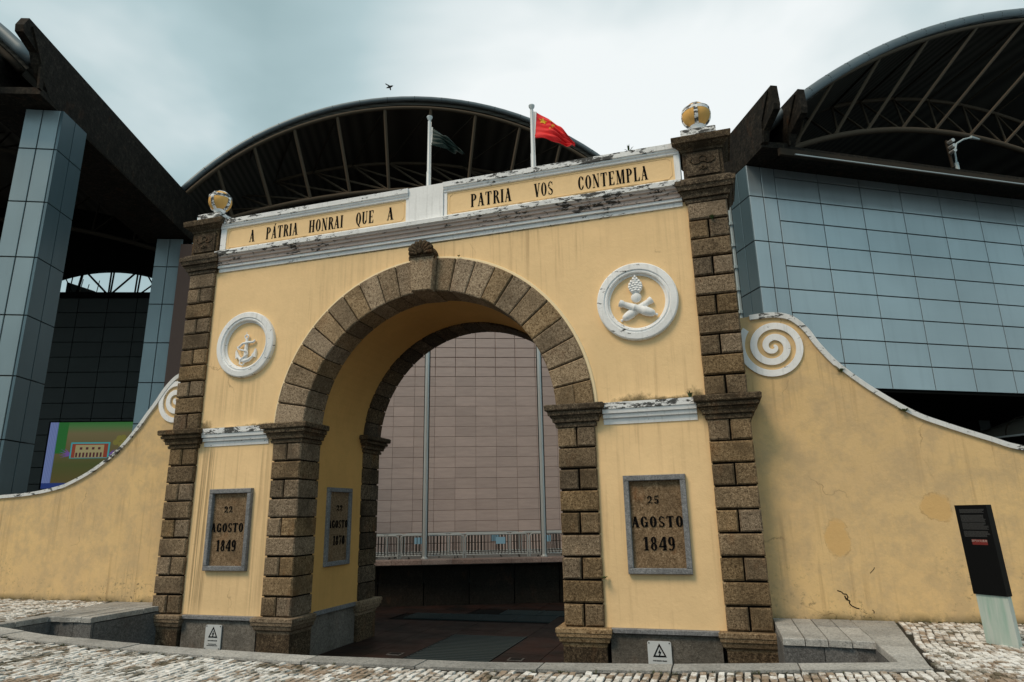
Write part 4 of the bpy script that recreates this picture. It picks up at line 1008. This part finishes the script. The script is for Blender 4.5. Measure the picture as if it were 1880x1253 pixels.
# truss inside the slot
for (a, b, r) in (((-.95, 10.15), (-.05, 9.25), .035), ((-.0, 9.25), (-.0, 10.2), .03), ((.07, 9.25), (.10, 10.2), .03), ((.10, 9.25), (.95, 10.15), .035), ((.93, 9.25), (.95, 10.2), .03), ((1.02, 9.25), (1.06, 10.15), .03), ((1.12, 9.25), (1.65, 9.7), .03), ((1.25, 10.05), (1.6, 9.5), .025), ((-1.12, 9.2), (-1.0, 10.15), .045), ((-1.62, 9.9), (-1.25, 9.25), .02), ((-1.4, 9.2), (-1.33, 10.1), .02)):
    strut(fC(a[0], -.05, a[1]), fC(b[0], -.05, b[1]), r, lb, 'void')
for (a, b) in (((-1.45, 9.3), (-1.36, 10.05)), ((-1.20, 9.25), (-1.12, 9.85)), ((-.84, 9.25), (-.76, 10.0))): strut(fC(a[0], .6, a[1]), fC(b[0], .6, b[1]), .015, lb, 'truss')
MB().loft([[fC(s_, d_, z_) for s_, z_ in ((-2.0, 9.3), (-.6, 9.3), (-.95, 9.62), (-2.0, 9.98))] for d_ in (.7, .8)]).build('neighbour_roof', M['panel_dark'], lb)
# left vault over that hall
pL = (-8.4, .30)
PLf, AL = vault(lb, pL, 24, (-7.0, 3.65), 9.37, 43.5, 136, 12.4)
MB().tube([PLf(a, 9.30, 0) for a in AL], .13, 10).build('roof_rim', M['rim'], lb, smooth=True)
MB().tube([PLf(a, 9.02, .02) for a in AL], .07, 8).build('upper_chord', M['truss_dim'], lb, smooth=True)
fL = az_frame(pL, 24)
for off, cz2, r2 in ((.6, -9.5, 19.8), (5.5, -8.4, 19.8), (8.5, -9.3, 19.8)):
    pts = [fL(-7+r2*math.sin(R_(a)), off, cz2+r2*math.cos(R_(a))) for a in [-19+38*k/20 for k in range(21)]]
    MB().tube(pts, .07, 6).build('lower_chord', M['truss_dim'], lb, smooth=True)
    pts2 = [fL(-7+13.8*math.sin(R_(a)), off+1.6, -.9+13.8*math.cos(R_(a))) for a in [-27+54*k/20 for k in range(21)]]
    MB().tube(pts2, .06, 6).build('middle_chord', M['truss_dim'], lb, smooth=True)
    for k in range(0, 20, 2):
        strut(pts[k], pts2[k+1], .03, lb, 'truss_dim'); strut(pts2[k+1], pts[min(20, k+2)], .03, lb, 'truss_dim')
# dark transfer beam under the near end of the roof, left of the first column
fbox(fA, -6, -1.9, .1, .6, 9.0, 9.5).build('cross_beam', M['beam'], lb)
# video screen -------------------------------------------------------------
vs = thing('video_screen', 'large outdoor video screen showing a cartoon building on green, on the dark wall', 'screen', fC(0, -.1, 2.5))
def scr(poly, d, m, nm): return MB().loft([[fC(s_, dd, z_) for s_, z_ in poly] for dd in (d, d-.006)]).build(nm, m, vs)
def rect(a, b, c, d_): return [(a, c), (b, c), (b, d_), (a, d_)]
fbox(fC, -1.30, 1.52, -.10, .0, 2.30, 4.60).build('screen_case', M['gap'], vs)
m = emit('screen_field', (.1, .1, .02), 1.0); g = G(m); z = g.z()[2]
rr = g.n('ShaderNodeValToRGB'); g.l(g.rng(z, 2.5, 4.6), rr.inputs[0]); e = rr.color_ramp.elements
e[0].position = 0; e[0].color = (.085, .060, .008, 1); e[1].position = 1; e[1].color = (.010, .13, .012, 1)
for p_, c_ in ((.30, (.055, .065, .006)), (.5, (.10, .075, .018)), (.80, (.13, .105, .04)), (.92, (.05, .14, .03))): q_ = e.new(p_); q_.color = (*c_, 1)
g.l(rr.outputs[0], g.b.inputs['Emission Color'])
scr(rect(-1.24, 1.50, 2.52, 4.56), -.102, m, 'screen_image')
scr(rect(-1.24, 1.50, 2.34, 2.52), -.102, emit('screen_blue', (.006, .025, .16)), 'screen_image_band')
scr(rect(-1.24, -.96, 2.52, 4.56), -.109, emit('screen_violet', (.10, .14, .32)), 'screen_image_band')
for k in range(5): scr(rect(-1.22+k*.05, -1.20+k*.05, 2.52, 4.56), -.116, emit('screen_stripe', (.16, .21, .42)), 'screen_stripe')
scr(rect(-.96, -.63, 3.5, 4.56), -.109, emit('screen_green', (.006, .11, .008)), 'screen_image_band')
cy = emit('screen_cyan', (.03, .30, .33)); rd = emit('screen_red', (.22, .03, .008)); cm = emit('screen_cream', (.30, .26, .12)); dk = emit('screen_maroon', (.06, .004, .008)); vi = emit('screen_purple', (.13, .06, .26)); ol = emit('screen_olive', (.17, .15, .02))
for k, (a_, ln) in enumerate(((150, .40), (165, .42), (180, .40), (135, .32), (195, .34))):
    a_ = R_(a_); c_ = (-.42, 3.45); n_ = (-math.sin(a_)*.03, math.cos(a_)*.03)
    scr([(c_[0]+n_[0], c_[1]+n_[1]), (c_[0]-n_[0], c_[1]-n_[1]), (c_[0]+math.cos(a_)*ln, c_[1]+math.sin(a_)*ln)], -.112-.0005*k, vi, 'screen_leaf')
    scr([(.84-(n_[0]), c_[1]+n_[1]), (.84+n_[0], c_[1]-n_[1]), (.84-math.cos(a_)*ln*.8, c_[1]+math.sin(a_)*ln*.8)], -.112-.0005*k, vi, 'screen_leaf')
scr(rect(-.45, .84, 3.33, 3.87), -.120, cy, 'screen_house_outline'); scr(rect(-.40, .79, 3.35, 3.82), -.127, rd, 'screen_house_wall')
scr(rect(-.28, .66, 3.36, 3.78), -.134, cm, 'screen_house_front')
for k in range(8): scr(rect(-.25+k*.115, -.19+k*.115, 3.37, 3.52), -.141, dk, 'screen_house_window')
for k in range(4): scr(rect(-.13+k*.20, -.05+k*.20, 3.62, 3.70), -.141, dk, 'screen_house_window')
for (a, b) in ((1.02, 3.86), (1.12, 4.0), (1.25, 4.02), (1.32, 3.88), (1.2, 3.8)): scr([(a+.10*math.cos(2*PI*k/10), b+.10*math.sin(2*PI*k/10)) for k in range(10)], -.118-.0005*a, ol, 'screen_flower')

# ---- central hall: tile wall, vault
tb = thing('tiled_building', 'taupe tiled building seen through the arch under the great curved roof', 'building', (-3, 9, ZF))
TT = (-3.05, 8.85); fT = az_frame(TT, 22); tw, th_ = .555, .275
s0 = -1.69-tw*11; z00 = 2.47-.275*9
big = MB(); tcount = 0
for i in range(0, 26):
    for k in range(0, 32):
        a = s0+i*tw; z_ = z00+k*th_
        if a < -7.75 or z_ > 8.5: continue
        vis = (-2.4 < a < 2.8 and .6 < z_ < 4.7) or (a < -6.9 and 4.4 < z_ < 8.6)
        if vis: link('wall_tile', panel_mesh(tw-.005, th_-.007, 'tile'), tb, fT(a, random.uniform(0, .003), z_), R_(22))
        else:
            c = .01; big.loft([[fT(a+c, 0, z_+c), fT(a+tw-.009-c, 0, z_+c), fT(a+tw-.009-c, 0, z_+th_-.011-c), fT(a+c, 0, z_+th_-.011-c)], [fT(a, .012, z_), fT(a+tw-.009, .012, z_), fT(a+tw-.009, .012, z_+th_-.011), fT(a, .012, z_+th_-.011)]])
big.build('wall_tiles', M['tile'], tb, kind='stuff')
fbox(fT, -7.75, 7, .03, .4, ZF, 8.75).build('wall_backing', M['tile_joint'], tb)
c0 = (-11, 6.4)
Pc, Ac = vault(tb, c0, 24, (7.44, 5.08), 9.37, 143, 37, 14)
MB().tube([Pc(a, 9.30, 0) for a in Ac], .085, 12).build('roof_rim', M['rim'], tb, smooth=True)
for k in range(20):
    a = R_(142-5.4*k); MB().tube([Pc(a, 9.30, 0), Pc(a-.0015, 9.30, 0)], .0865, 12).build('rim_joint', M['gap'], tb)
cin = arc2((7.37, 4.81), 9.23, c0, 24, 0, lin(142, 38, 40), .065, 'truss', 'upper_chord', tb)
cbt = arc2((8.40, -8.34), 19.82, c0, 24, .6, lin(112, 72, 30), .075, 'truss', 'lower_chord', tb)
cmd = arc2((7.17, -.33), 13.79, c0, 24, 2.5, lin(122, 58, 36), .060, 'truss', 'middle_chord', tb)
ct = [1.03, 2.03, 3.18, 4.47, 5.95, 7.42, 8.88, 10.34, 11.67, 12.9]
cb = [1.42, 2.54, 3.72, 4.92, 6.13, 7.39, 8.65, 9.95, 11.3, 12.6]
cm_ = [-.28, .9, 2.09, 3.36, 4.69, 5.95, 7.25, 8.6, 9.86, 11.1]
for i in range(10):
    strut(cin(ct[i]), cbt(cb[i]), .055, tb); strut(cmd(cm_[i]), cbt(cb[i]), .038, tb)
    strut(cin(ct[i]), cmd(cm_[i]), .032, tb, 'truss_dim')
    if i < 9: strut(cmd(cm_[i]), cbt(cb[i+1]), .034, tb)
f0 = az_frame(c0, 24)
MB().loft([[f0(7.44+9.25*math.cos(a), d_, 5.08+9.25*math.sin(a)) for a in Ac] for d_ in (13.7, 14)]).build('rear_wall', M['void'], tb); fbox(f0, -.2, 15.5, 3.4, 13.6, 8.5, 8.6).build('hall_ceiling', M['void'], tb)
fbox(f0, 14.6, 14.8, .5, 14, 8, 10.6).build('side_wall', M['void'], tb)

# ---- ledge, retaining wall under it, deck
LW = (-1.5, 5.70); fW = az_frame(LW, 20); LZ = .36
dk_ = MB(); fbox(fW, -8, 9, .40, 8, LZ-.5, LZ-.03, dk_); fbox(fW, -8, 9, .02, .40, LZ-.12, LZ-.03, dk_); deck = dk_.build('deck', M['grey_stone'], kind='structure')
rw = fbox(fW, -8, 9, .30, .6, ZF, LZ-.5).build('retaining_wall', M['void'], kind='structure')
for k in range(-5, 6):
    fbox(fW, k*.95+.01, (k+1)*.95-.01, .26, .30, ZF, LZ-.14).build('facing_panel', M['retain'], rw)
for k in range(-8, 9):
    a, b = k*.62-.35, (k+1)*.62-.357
    MB().loft([[fW(s_, dd, z_) for s_ in (a,) for dd, z_ in ((-.04, LZ-.10), (-.02, LZ-.02), (.04, LZ), (.16, LZ), (.16, LZ-.12))], [fW(s_, dd, z_) for s_ in (b,) for dd, z_ in ((-.04, LZ-.10), (-.02, LZ-.02), (.04, LZ), (.16, LZ), (.16, LZ-.12))]]).build('ledge_stone', M['ledge'], deck)
# steel posts standing on the ledge
for i, s_ in enumerate((-.93, 1.585)):
    b_ = fW(s_, .13, LZ)
    t = thing('steel_column', ['tall slim steel column rising behind the left half of the arch opening', 'tall slim steel column rising beside the right jamb of the arch opening'][i], 'column', b_, 'steel columns on the ledge')
    MB().tube([b_, (b_[0], b_[1], 8.9)], .052, 20).build('shaft', M['steel'], t, smooth=40)
    MB().lathe([(.075, 0), (.075, .02), (.058, .03), (.052, .05)], b_, n=20, cap=True).build('base_collar', M['steel'], t)
    fz = az_frame(b_[:2], 20)
    fbox(fz, .048, .062, -.02, .02, LZ, 8.9).build('edge_fin', M['gap'], t); fbox(fz, -.062, -.048, -.02, .02, LZ, 8.9).build('edge_fin', M['gap'], t)
# crowd barriers
def barrier_mesh(Lb=1.33, H=.50):
    r = .015; c = .07; top = []
    pts = [(0, .03), (0, H-c)]+[(c-c*math.cos(R_(a)), H-c+c*math.sin(R_(a))) for a in (30, 60)]+[(c, H), (Lb-c, H)]+[(Lb-c+c*math.sin(R_(a)), H-c+c*math.cos(R_(a))) for a in (30, 60)]+[(Lb, H-c), (Lb, .03)]
    f = MB().tube([(x, 0, z_) for x, z_ in pts], r, 6); f.tube([(0, 0, .09), (Lb, 0, .09)], r*.8, 6)
    b = MB()
    for k in range(1, 19): b.tube([(Lb*k/19, 0, .09), (Lb*k/19, 0, H-.005)], .0105, 4)
    ft = MB()
    for x in (.18, Lb-.18): ft.tube([(x, -.14, .0), (x, -.12, .03), (x, 0, .06), (x, .12, .03), (x, .14, 0)], .010, 5)
    return f, b, ft
def mk(mb, key):
    me = bpy.data.meshes.new('barrier_mesh'); me.from_pydata(mb.v, [], mb.f); me.materials.append(M[key]); me.update(); return me
f_, b_, t_ = barrier_mesh(); bf, bb, bt = mk(f_, 'barrier'), mk(b_, 'barrier_dark'), mk(t_, 'barrier_dark')
sgm = MB().box(.60, .80, -.022, -.014, .30, .44); sgme = mk(sgm, 'blue')
lblA = ['crowd barrier at the ledge, cut off by the left jamb', 'crowd barrier in the front row behind the left steel column', 'crowd barrier in the front row with a pale blue notice, between the columns', 'crowd barrier in the front row behind the right steel column']
lblB = ['crowd barrier in the second row, furthest left', 'second row crowd barrier just right of the left column', 'second row crowd barrier near the middle of the opening', 'second row crowd barrier near the right column']
lblC = ['rear row crowd barrier seen at the left edge', 'rear row crowd barrier left of centre', 'rear row crowd barrier right of centre', 'rear row crowd barrier nearest the tiled wall, at the right edge']
n_ = 0
for row, (dd, az_, s1_, labels) in enumerate(((.30, 20, -2.83, lblA), (.95, 21, -3.2, lblB), (1.7, 24, -2.9, lblC))):
    for k in range(4):
        s_ = s1_+k*1.375; p_ = fW(s_, dd+k*row*.03, LZ-.03); rz = R_(az_)+random.uniform(-.03, .03)
        t = thing('crowd_barrier', labels[k], 'barrier', p_, 'crowd barriers on the deck', rz)
        for nm, me in (('frame', bf), ('bars', bb), ('feet', bt)):
            o = bpy.data.objects.new(nm, me); sc.collection.objects.link(o); o.parent = t
        if (row, k) in ((0, 0), (0, 2), (1, 0), (1, 1), (1, 3), (2, 2)):
            o = bpy.data.objects.new('notice', sgme); sc.collection.objects.link(o); o.parent = t; o.location = (0.05*(k-1), 0, 0)

# ---- smoked canopy right, under the silver building
t = thing('walkway_canopy', 'curved smoky translucent walkway canopy with white edge, far right behind the wing wall', 'canopy', (10.6, 11, ZF))
fN = az_frame((9.9, 12.6), -55)     # runs towards the viewer on the right
shell = MB(); rs = []
for k in range(13):
    s_ = k*.5; sc_k = min(1, .25+.75*math.sin(min(1, k/3)*PI/2))
    rs.append([fN(s_, .0+.9*(1-math.cos(R_(a))), 2.92+.52*sc_k*math.sin(R_(a))) for a in range(0, 91, 10)]+[fN(s_, .0+.87*(1-math.cos(R_(a)))+.03, 2.90+.50*sc_k*math.sin(R_(a))) for a in range(90, -1, -10)])
shell.loft(rs); shell.build('canopy_shell', M['canopy'], t, smooth=30)
MB().tube([fN(0, -.02, 2.90), fN(6, -.02, 2.90)], .025, 6).build('canopy_edge', M['white_metal'], t)
MB().tube([fN(0, .16, 3.12), fN(6, .16, 3.24)], .012, 6).build('canopy_rib', M['truss_dim'], t)
for s_ in (1.2, 3.2, 5.2): 
    MB().tube([fN(s_, .45*(1-math.cos(R_(a)))*2, 2.925+.52*math.sin(R_(a))) for a in range(0, 91, 15)], .014, 6).build('canopy_rib', M['truss_dim'], t)
    MB().tube([fN(s_, .8, ZF), fN(s_, .8, 3.3)], .05, 8).build('canopy_post', M['truss_dim'], t)

# ================================================================== 5. SMALL THINGS
# flagpoles
def pole(x, y, ztop, label):
    t = thing('flagpole', label, 'flagpole', (x, y, 5.08), 'flagpoles on the gateway roof')
    MB().tube([(x, y, 5.08), (x, y, 6.95), (x, y, 6.96), (x, y, ztop-.1)], [.040, .038, .031, .029], 10).build('pole', M['white_metal'], t, smooth=40)
    MB().lathe([(.02, -.12), (.024, -.08), (.05, -.03), (.052, -.005), (.03, .01), (.002, .015)], (x, y, ztop), n=12).build('pole_cap', M['steel'], t, smooth=40)
    MB().lathe([(.032, 0), (.038, .01), (.038, .05), (.030, .06)], (x, y, 6.9), n=10).build('pole_joint', M['white_metal'], t)
    MB().tube([(x+.036, y-.01, 5.3), (x+.045, y-.01, 6.6), (x+.035, y-.01, ztop-.12)], .005, 4).build('halyard', M['steel'], t)
pole(-.695, 1.6, 8.04, 'white flagpole bearing the dark green flag, above the parapet pedestal'); pole(1.165, 1.6, 7.86, 'white flagpole bearing the red flag, above the right inscription')
def lerp_curve(pts, u):
    t = u*(len(pts)-1); i = min(int(t), len(pts)-2); f = t-i; return Vector(pts[i])*(1-f)+Vector(pts[i+1])*f
def flagf(top, bot, amp, ph):
    T = smooth_curve([(p[0], p[1]) for p in top], 8); B = smooth_curve([(p[0], p[1]) for p in bot], 8)
    def f(u, v):
        a = lerp_curve([(x, 1.6, z) for x, z in T], u); b = lerp_curve([(x, 1.6, z) for x, z in B], u); p = a*(1-v)+b*v
        k = u*(1-.0*v)
        p.y += amp*(math.sin(7*u+2.5*v+ph)*.5+math.sin(15*u-5*v+ph*2)*.28+.22*math.sin(26*v+6*u))*min(1, u*3+.05)
        return p
    return f
def flag(f, name, label, m, hoist):
    t = thing(name, label, 'flag', tuple(f(0, .5)), None)
    nu, nv = 36, 20; mb = MB()
    vsl = [f(i/nu, j/nv) for i in range(nu+1) for j in range(nv+1)]
    mb.add(vsl, [(i*(nv+1)+j, (i+1)*(nv+1)+j, (i+1)*(nv+1)+j+1, i*(nv+1)+j+1) for i in range(nu) for j in range(nv)])
    o = mb.build('cloth', M[m], t, smooth=True)
    sm_ = o.modifiers.new('thickness', 'SOLIDIFY'); sm_.thickness = .006*S; sm_.offset = 0
    hb = MB(); hb.loft([[f(0, v)+Vector((-.035, -.006, .01)), f(0, v)+Vector((.012, -.006, 0)), f(0, v)+Vector((.012, .006, 0)), f(0, v)+Vector((-.035, .006, .01))] for v in [k/6 for k in range(7)]])
    hb.build('hoist_band', M['white_metal'], t)
    return t
fr_ = flagf([(1.235, 7.72), (1.44, 7.56), (1.62, 7.36), (1.75, 7.18), (1.86, 7.03)], [(1.20, 7.235), (1.40, 7.17), (1.58, 7.07), (1.72, 7.01), (1.84, 6.955)], .11, .6)
t = flag(fr_, 'red_flag', 'red national flag with yellow stars, blowing right from its pole', 'red_flag', 1)
def star(f, cu, cv, r, rot, t):
    pts = []
    for k in range(10):
        a = rot+PI*k/5; q = r if k % 2 == 0 else r*.40; pts.append((cu+q*math.sin(a)*.70, cv-q*math.cos(a)))
    c_ = f(cu, cv); mb = MB(); P3 = [f(u, v)+Vector((0, -.02, 0)) for u, v in pts]; mb.add([c_+Vector((0, -.022, 0))]+P3, [(0, k+1, (k+1) % 10+1) for k in range(10)])
    mb.build('star', M['yellow'], t)
star(fr_, .16, .24, .13, 0, t)
for (u, v, rr2) in ((.33, .10, .3), (.39, .21, .7), (.39, .37, 0), (.33, .48, .4)): star(fr_, u, v, .055, rr2, t)
fg_ = flagf([(-.645, 7.81), (-.45, 7.63), (-.30, 7.49), (-.16, 7.34), (-.05, 7.20)], [(-.65, 7.46), (-.44, 7.38), (-.30, 7.30), (-.17, 7.22), (-.06, 7.165)], .14, 2.0)
flag(fg_, 'green_flag', 'dark green flag hanging limp to the right of its pole', 'green_flag', 1)

# warning plates
def cjk(s, size, m, name, parent, fn, bold=0):
    cu = bpy.data.curves.new(name, 'FONT'); cu.body = s; cu.size = size; cu.align_x = 'CENTER'
    o = bpy.data.objects.new(name, cu); sc.collection.objects.link(o); bpy.context.view_layer.update()
    me = bpy.data.meshes.new_from_object(o.evaluated_get(bpy.context.evaluated_depsgraph_get())); bpy.data.objects.remove(o)
    for v in me.vertices: v.co = fn(v.co.x, v.co.y)
    me.materials.clear(); me.materials.append(M[m] if isinstance(m, str) else m)
    me.name = name; return link(name, me, parent)
def warn(cx, ztop, label):
    w_, h_ = .125, .305; y = -.004
    t = thing('warning_sign', label, 'sign', (cx, 0, ztop-h_))
    r = .02; pts = []
    for (x, z, a0) in ((cx+w_-r, ztop-r, 0), (cx-w_+r, ztop-r, 90), (cx-w_+r, ztop-h_+r, 180), (cx+w_-r, ztop-h_+r, 270)):
        for a in (0, 30, 60, 90): pts.append((x+r*math.cos(R_(a0+a)), z+r*math.sin(R_(a0+a))))
    MB().prism(pts, y, y+.014, 'y').build('plate', M['white_metal'], t)
    tx, tz = cx, ztop-.145
    def tri(s): return [(tx+s*.083*math.sin(R_(a)), tz+.035+s*.083*math.cos(R_(a))*1.08) for a in (0, 120, 240)]
    o_, i_ = tri(1.0), tri(.68)
    mb = MB()
    for k in range(3):
        j = (k+1) % 3; mb.prism([o_[k], o_[j], i_[j], i_[k]], y-.003, y+.001, 'y')
    mb.build('triangle', M['black_paint'], t)
    MB().prism([(tx+.008, tz+.075), (tx-.018, tz+.028), (tx-.002, tz+.032), (tx-.010, tz+.003), (tx-.015, tz+.004), (tx-.004, tz-.012), (tx+.006, tz+.006), (tx+.001, tz+.005), (tx+.018, tz+.045), (tx+.002, tz+.040)], y-.003, y+.001, 'y').build('bolt_symbol', M['black_paint'], t)
    tl = MB()
    for (zz, hh, n, wd) in ((ztop-.198, .012, 12, .075), (ztop-.238, .009, 17, .066), (ztop-.256, .009, 22, .085)):
        for k in range(n):
            x0 = tx-wd+2*wd*k/n; q = random.uniform(.55, .85)*2*wd/n
            tl.prism([(x0, zz), (x0+q, zz), (x0+q, zz+hh*random.uniform(.7, 1)), (x0, zz+hh)], y-.002, y+.001, 'y')
    tl.build('small_print', M['black_paint'], t, kind='stuff')
    for sx in (-1, 1):
        for zz in (ztop-.018, ztop-h_+.018): MB().lathe([(.007, -.004), (.007, .004)], (cx+sx*(w_-.018), y, zz), 'y', 8, True).build('screw', M['mortar'], t)
warn(2.815, -.115, 'white high voltage warning plate on the plinth under the right date plaque')
warn(-2.93, -.110, 'white high voltage warning plate on the plinth under the left date plaque')

# heritage totem
tt = thing('information_pillar', 'leaning black information panel on a green veined base, before the right wing wall', 'sign', (5.72, -.86, ZG))
BL, BR = Vector((5.63, -.78, 0)), Vector((5.80, -.97, 0)); nrm = Vector((-(BR-BL).y, (BR-BL).x, 0)).normalized()
if nrm.y < 0: nrm = -nrm
ofs = Vector((-.035, 0, 0))
def TP(u, z, d=0):
    p = BL+(BR-BL)*u+nrm*d; k = (z-ZG)/1.12; return (p.x-.030*k+(.0), p.y+.02*k, z)
def tbox(u0, u1, z0, z1, d0, d1, m, nm): return MB().loft([[TP(u0, z, d0), TP(u1, z, d0), TP(u1, z, d1), TP(u0, z, d1)] for z in (z0, z1)]).build(nm, m if not isinstance(m, str) else M[m], tt)
tbox(.0, 1.0, ZG-.01, .49, 0, .05, 'jade', 'base'); tbox(-.04, 1.02, .49, 1.235, -.012, .062, 'totem', 'panel')
gt = mat('grey_print', (.07, .07, .07), .5)
rr_ = mat('dim_red_print', (.16, .012, .008), .5)
for (z0_, n_l) in ((1.195, 4), (1.145, 7), (1.08, 7), (1.01, 6)):
    pm = MB()
    for k in range(n_l):
        zz = z0_-k*.0085; u = .10
        end = random.uniform(.8, .93)
        while u < end:
            w2 = random.uniform(.02, .05); pm.loft([[TP(u, z, -.0135), TP(u+w2, z, -.0135), TP(u+w2, z, -.012), TP(u, z, -.012)] for z in (zz, zz+.004)]); u += w2+.012
    pm.build('small_print', gt, tt, kind='stuff')
tbox(.30, .80, .900, .945, -.0128, -.011, rr_, 'red_label')
cjk('澳門文化遺產', .021, mat('pale_print', (.45, .35, .32), .5), 'title_print', tt, lambda x, y: TP(.55+x/.245, .925+y, -.0145))

# bird
bd = MB(); bc = Vector((-8.94*1, 15.31, 20.0))
bd.tube([bc+Vector((-.16, 0, -.02)), bc+Vector((-.08, 0, -.01)), bc+Vector((.02, 0, .0)), bc+Vector((.12, 0, .02)), bc+Vector((.18, 0, .03))], [.01, .035, .05, .035, .008], 8)
bd.loft([[bc+Vector((-.03, 0, .02)), bc+Vector((.06, 0, .02)), bc+Vector((.06, 0, .035)), bc+Vector((-.03, 0, .035))], [bc+Vector((-.10, -.25, .01)), bc+Vector((-.05, -.25, .01)), bc+Vector((-.05, -.25, .018)), bc+Vector((-.10, -.25, .018))]])
bd.loft([[bc+Vector((-.03, 0, .02)), bc+Vector((.06, 0, .02)), bc+Vector((.06, 0, .035)), bc+Vector((-.03, 0, .035))], [bc+Vector((-.10, .25, .02)), bc+Vector((-.05, .25, .02)), bc+Vector((-.05, .25, .028)), bc+Vector((-.10, .25, .028))]])
tag(bd.build('bird', M['bird']), 'small dark bird gliding high in the cloudy sky', 'bird')

# weeds
def tuft(c, n, h, spread, droop=0, leaf=.006):
    mb = MB()
    for k in range(n):
        a = random.uniform(0, 2*PI); l = h*random.uniform(.5, 1); dx, dy = math.cos(a)*spread*random.uniform(.3, 1), math.sin(a)*spread*random.uniform(.3, 1)
        b = Vector(c)+Vector((dx*.2, dy*.2, 0)); m1 = b+Vector((dx*.5, dy*.5, l*.6)); e1 = b+Vector((dx*1.1, dy*1.1, l*(1-droop)))
        s_ = Vector((-dy, dx, 0)).normalized()*leaf if (dx or dy) else Vector((leaf, 0, 0))
        mb.add([b-s_, b+s_, m1+s_*.8, m1-s_*.8, e1], [(0, 1, 2, 3), (3, 2, 4)])
    return mb
gr_ = MB()
def addt(m2): 
    o = len(gr_.v); gr_.v += m2.v; gr_.f += [tuple(i+o for i in f) for f in m2.f]
random.seed(11)
for k in range(75):
    x = random.choice([random.uniform(-4.6, 4.8), random.uniform(1.5, 4.0), random.uniform(-3.2, -1.0)]); addt(tuft((x, kerb_y(x)-.255, ZG-.02), random.randint(4, 10), random.uniform(.02, .05), .03, .3, .0022))
for k in range(40):
    x = random.choice([random.uniform(-7.2, -4.8), random.uniform(5.2, 6.6)]); addt(tuft((x, .335, ZG-.01), 7, .03, .03, .3, .003))
for k in range(70):
    x, y = random.uniform(-6, 6), random.uniform(-3.9, -2.9); 
    if cob_ok(x, y): addt(tuft((x, y, ZG-.02), 6, .022, .025, .3, .003))
gr_.build('grass_tufts', M['grass'], kind='stuff')
plants = [((2.32, .03, 1.0), (0, 0), 0),]
def plant(c, n, h, sp, dr, label, leaf=.008, name='wall_weed'):
    mb = tuft(c, n, h, sp, dr, leaf); mb.build('leaves', M['green'], (t_ := thing(name, label, 'plant', c)))
    MB().tube([(c[0], c[1], c[2]-.015), (c[0], c[1]-.005, c[2]+h*.4)], .0035, 4).build('stem', M['green'], t_)
plant((3.36, -.02, 2.49), 16, .09, .06, .2, 'small fern growing on the white string course beside the right pilaster')
plant((2.265, -.01, .52), 20, .03, .07, .6, 'dark green weed in the joint of the right arch pier')
plant((3.80, -.012, 4.66), 14, .06, .05, .3, 'weed sprouting from the top stone joint of the right pilaster')
plant((2.86, .0, 5.75), 14, .10, .07, .2, 'little weed standing on the coping of the right parapet')
plant((5.03, .33, 2.73), 22, .05, .07, .6, 'creeping weed on the upper curve of the right wing wall')
plant((5.60, .33, 2.24), 24, .05, .08, .6, 'creeping weed lower on the curved coping of the right wing wall')
plant((.50, .0, 4.62), 8, .025, .025, .3, 'tiny weed on the arch right of the keystone')

# ------------------------------------------------------------------ scale everything to metres
done = set()
for o in sc.objects:
    if o is cam or o is so: continue
    if o.type == 'MESH' and o.data.name not in done:
        done.add(o.data.name); o.data.transform(Matrix.Scale(S, 4))
    o.location = o.location*S
    mi = o.matrix_parent_inverse.copy(); mi.translation = mi.translation*S; o.matrix_parent_inverse = mi
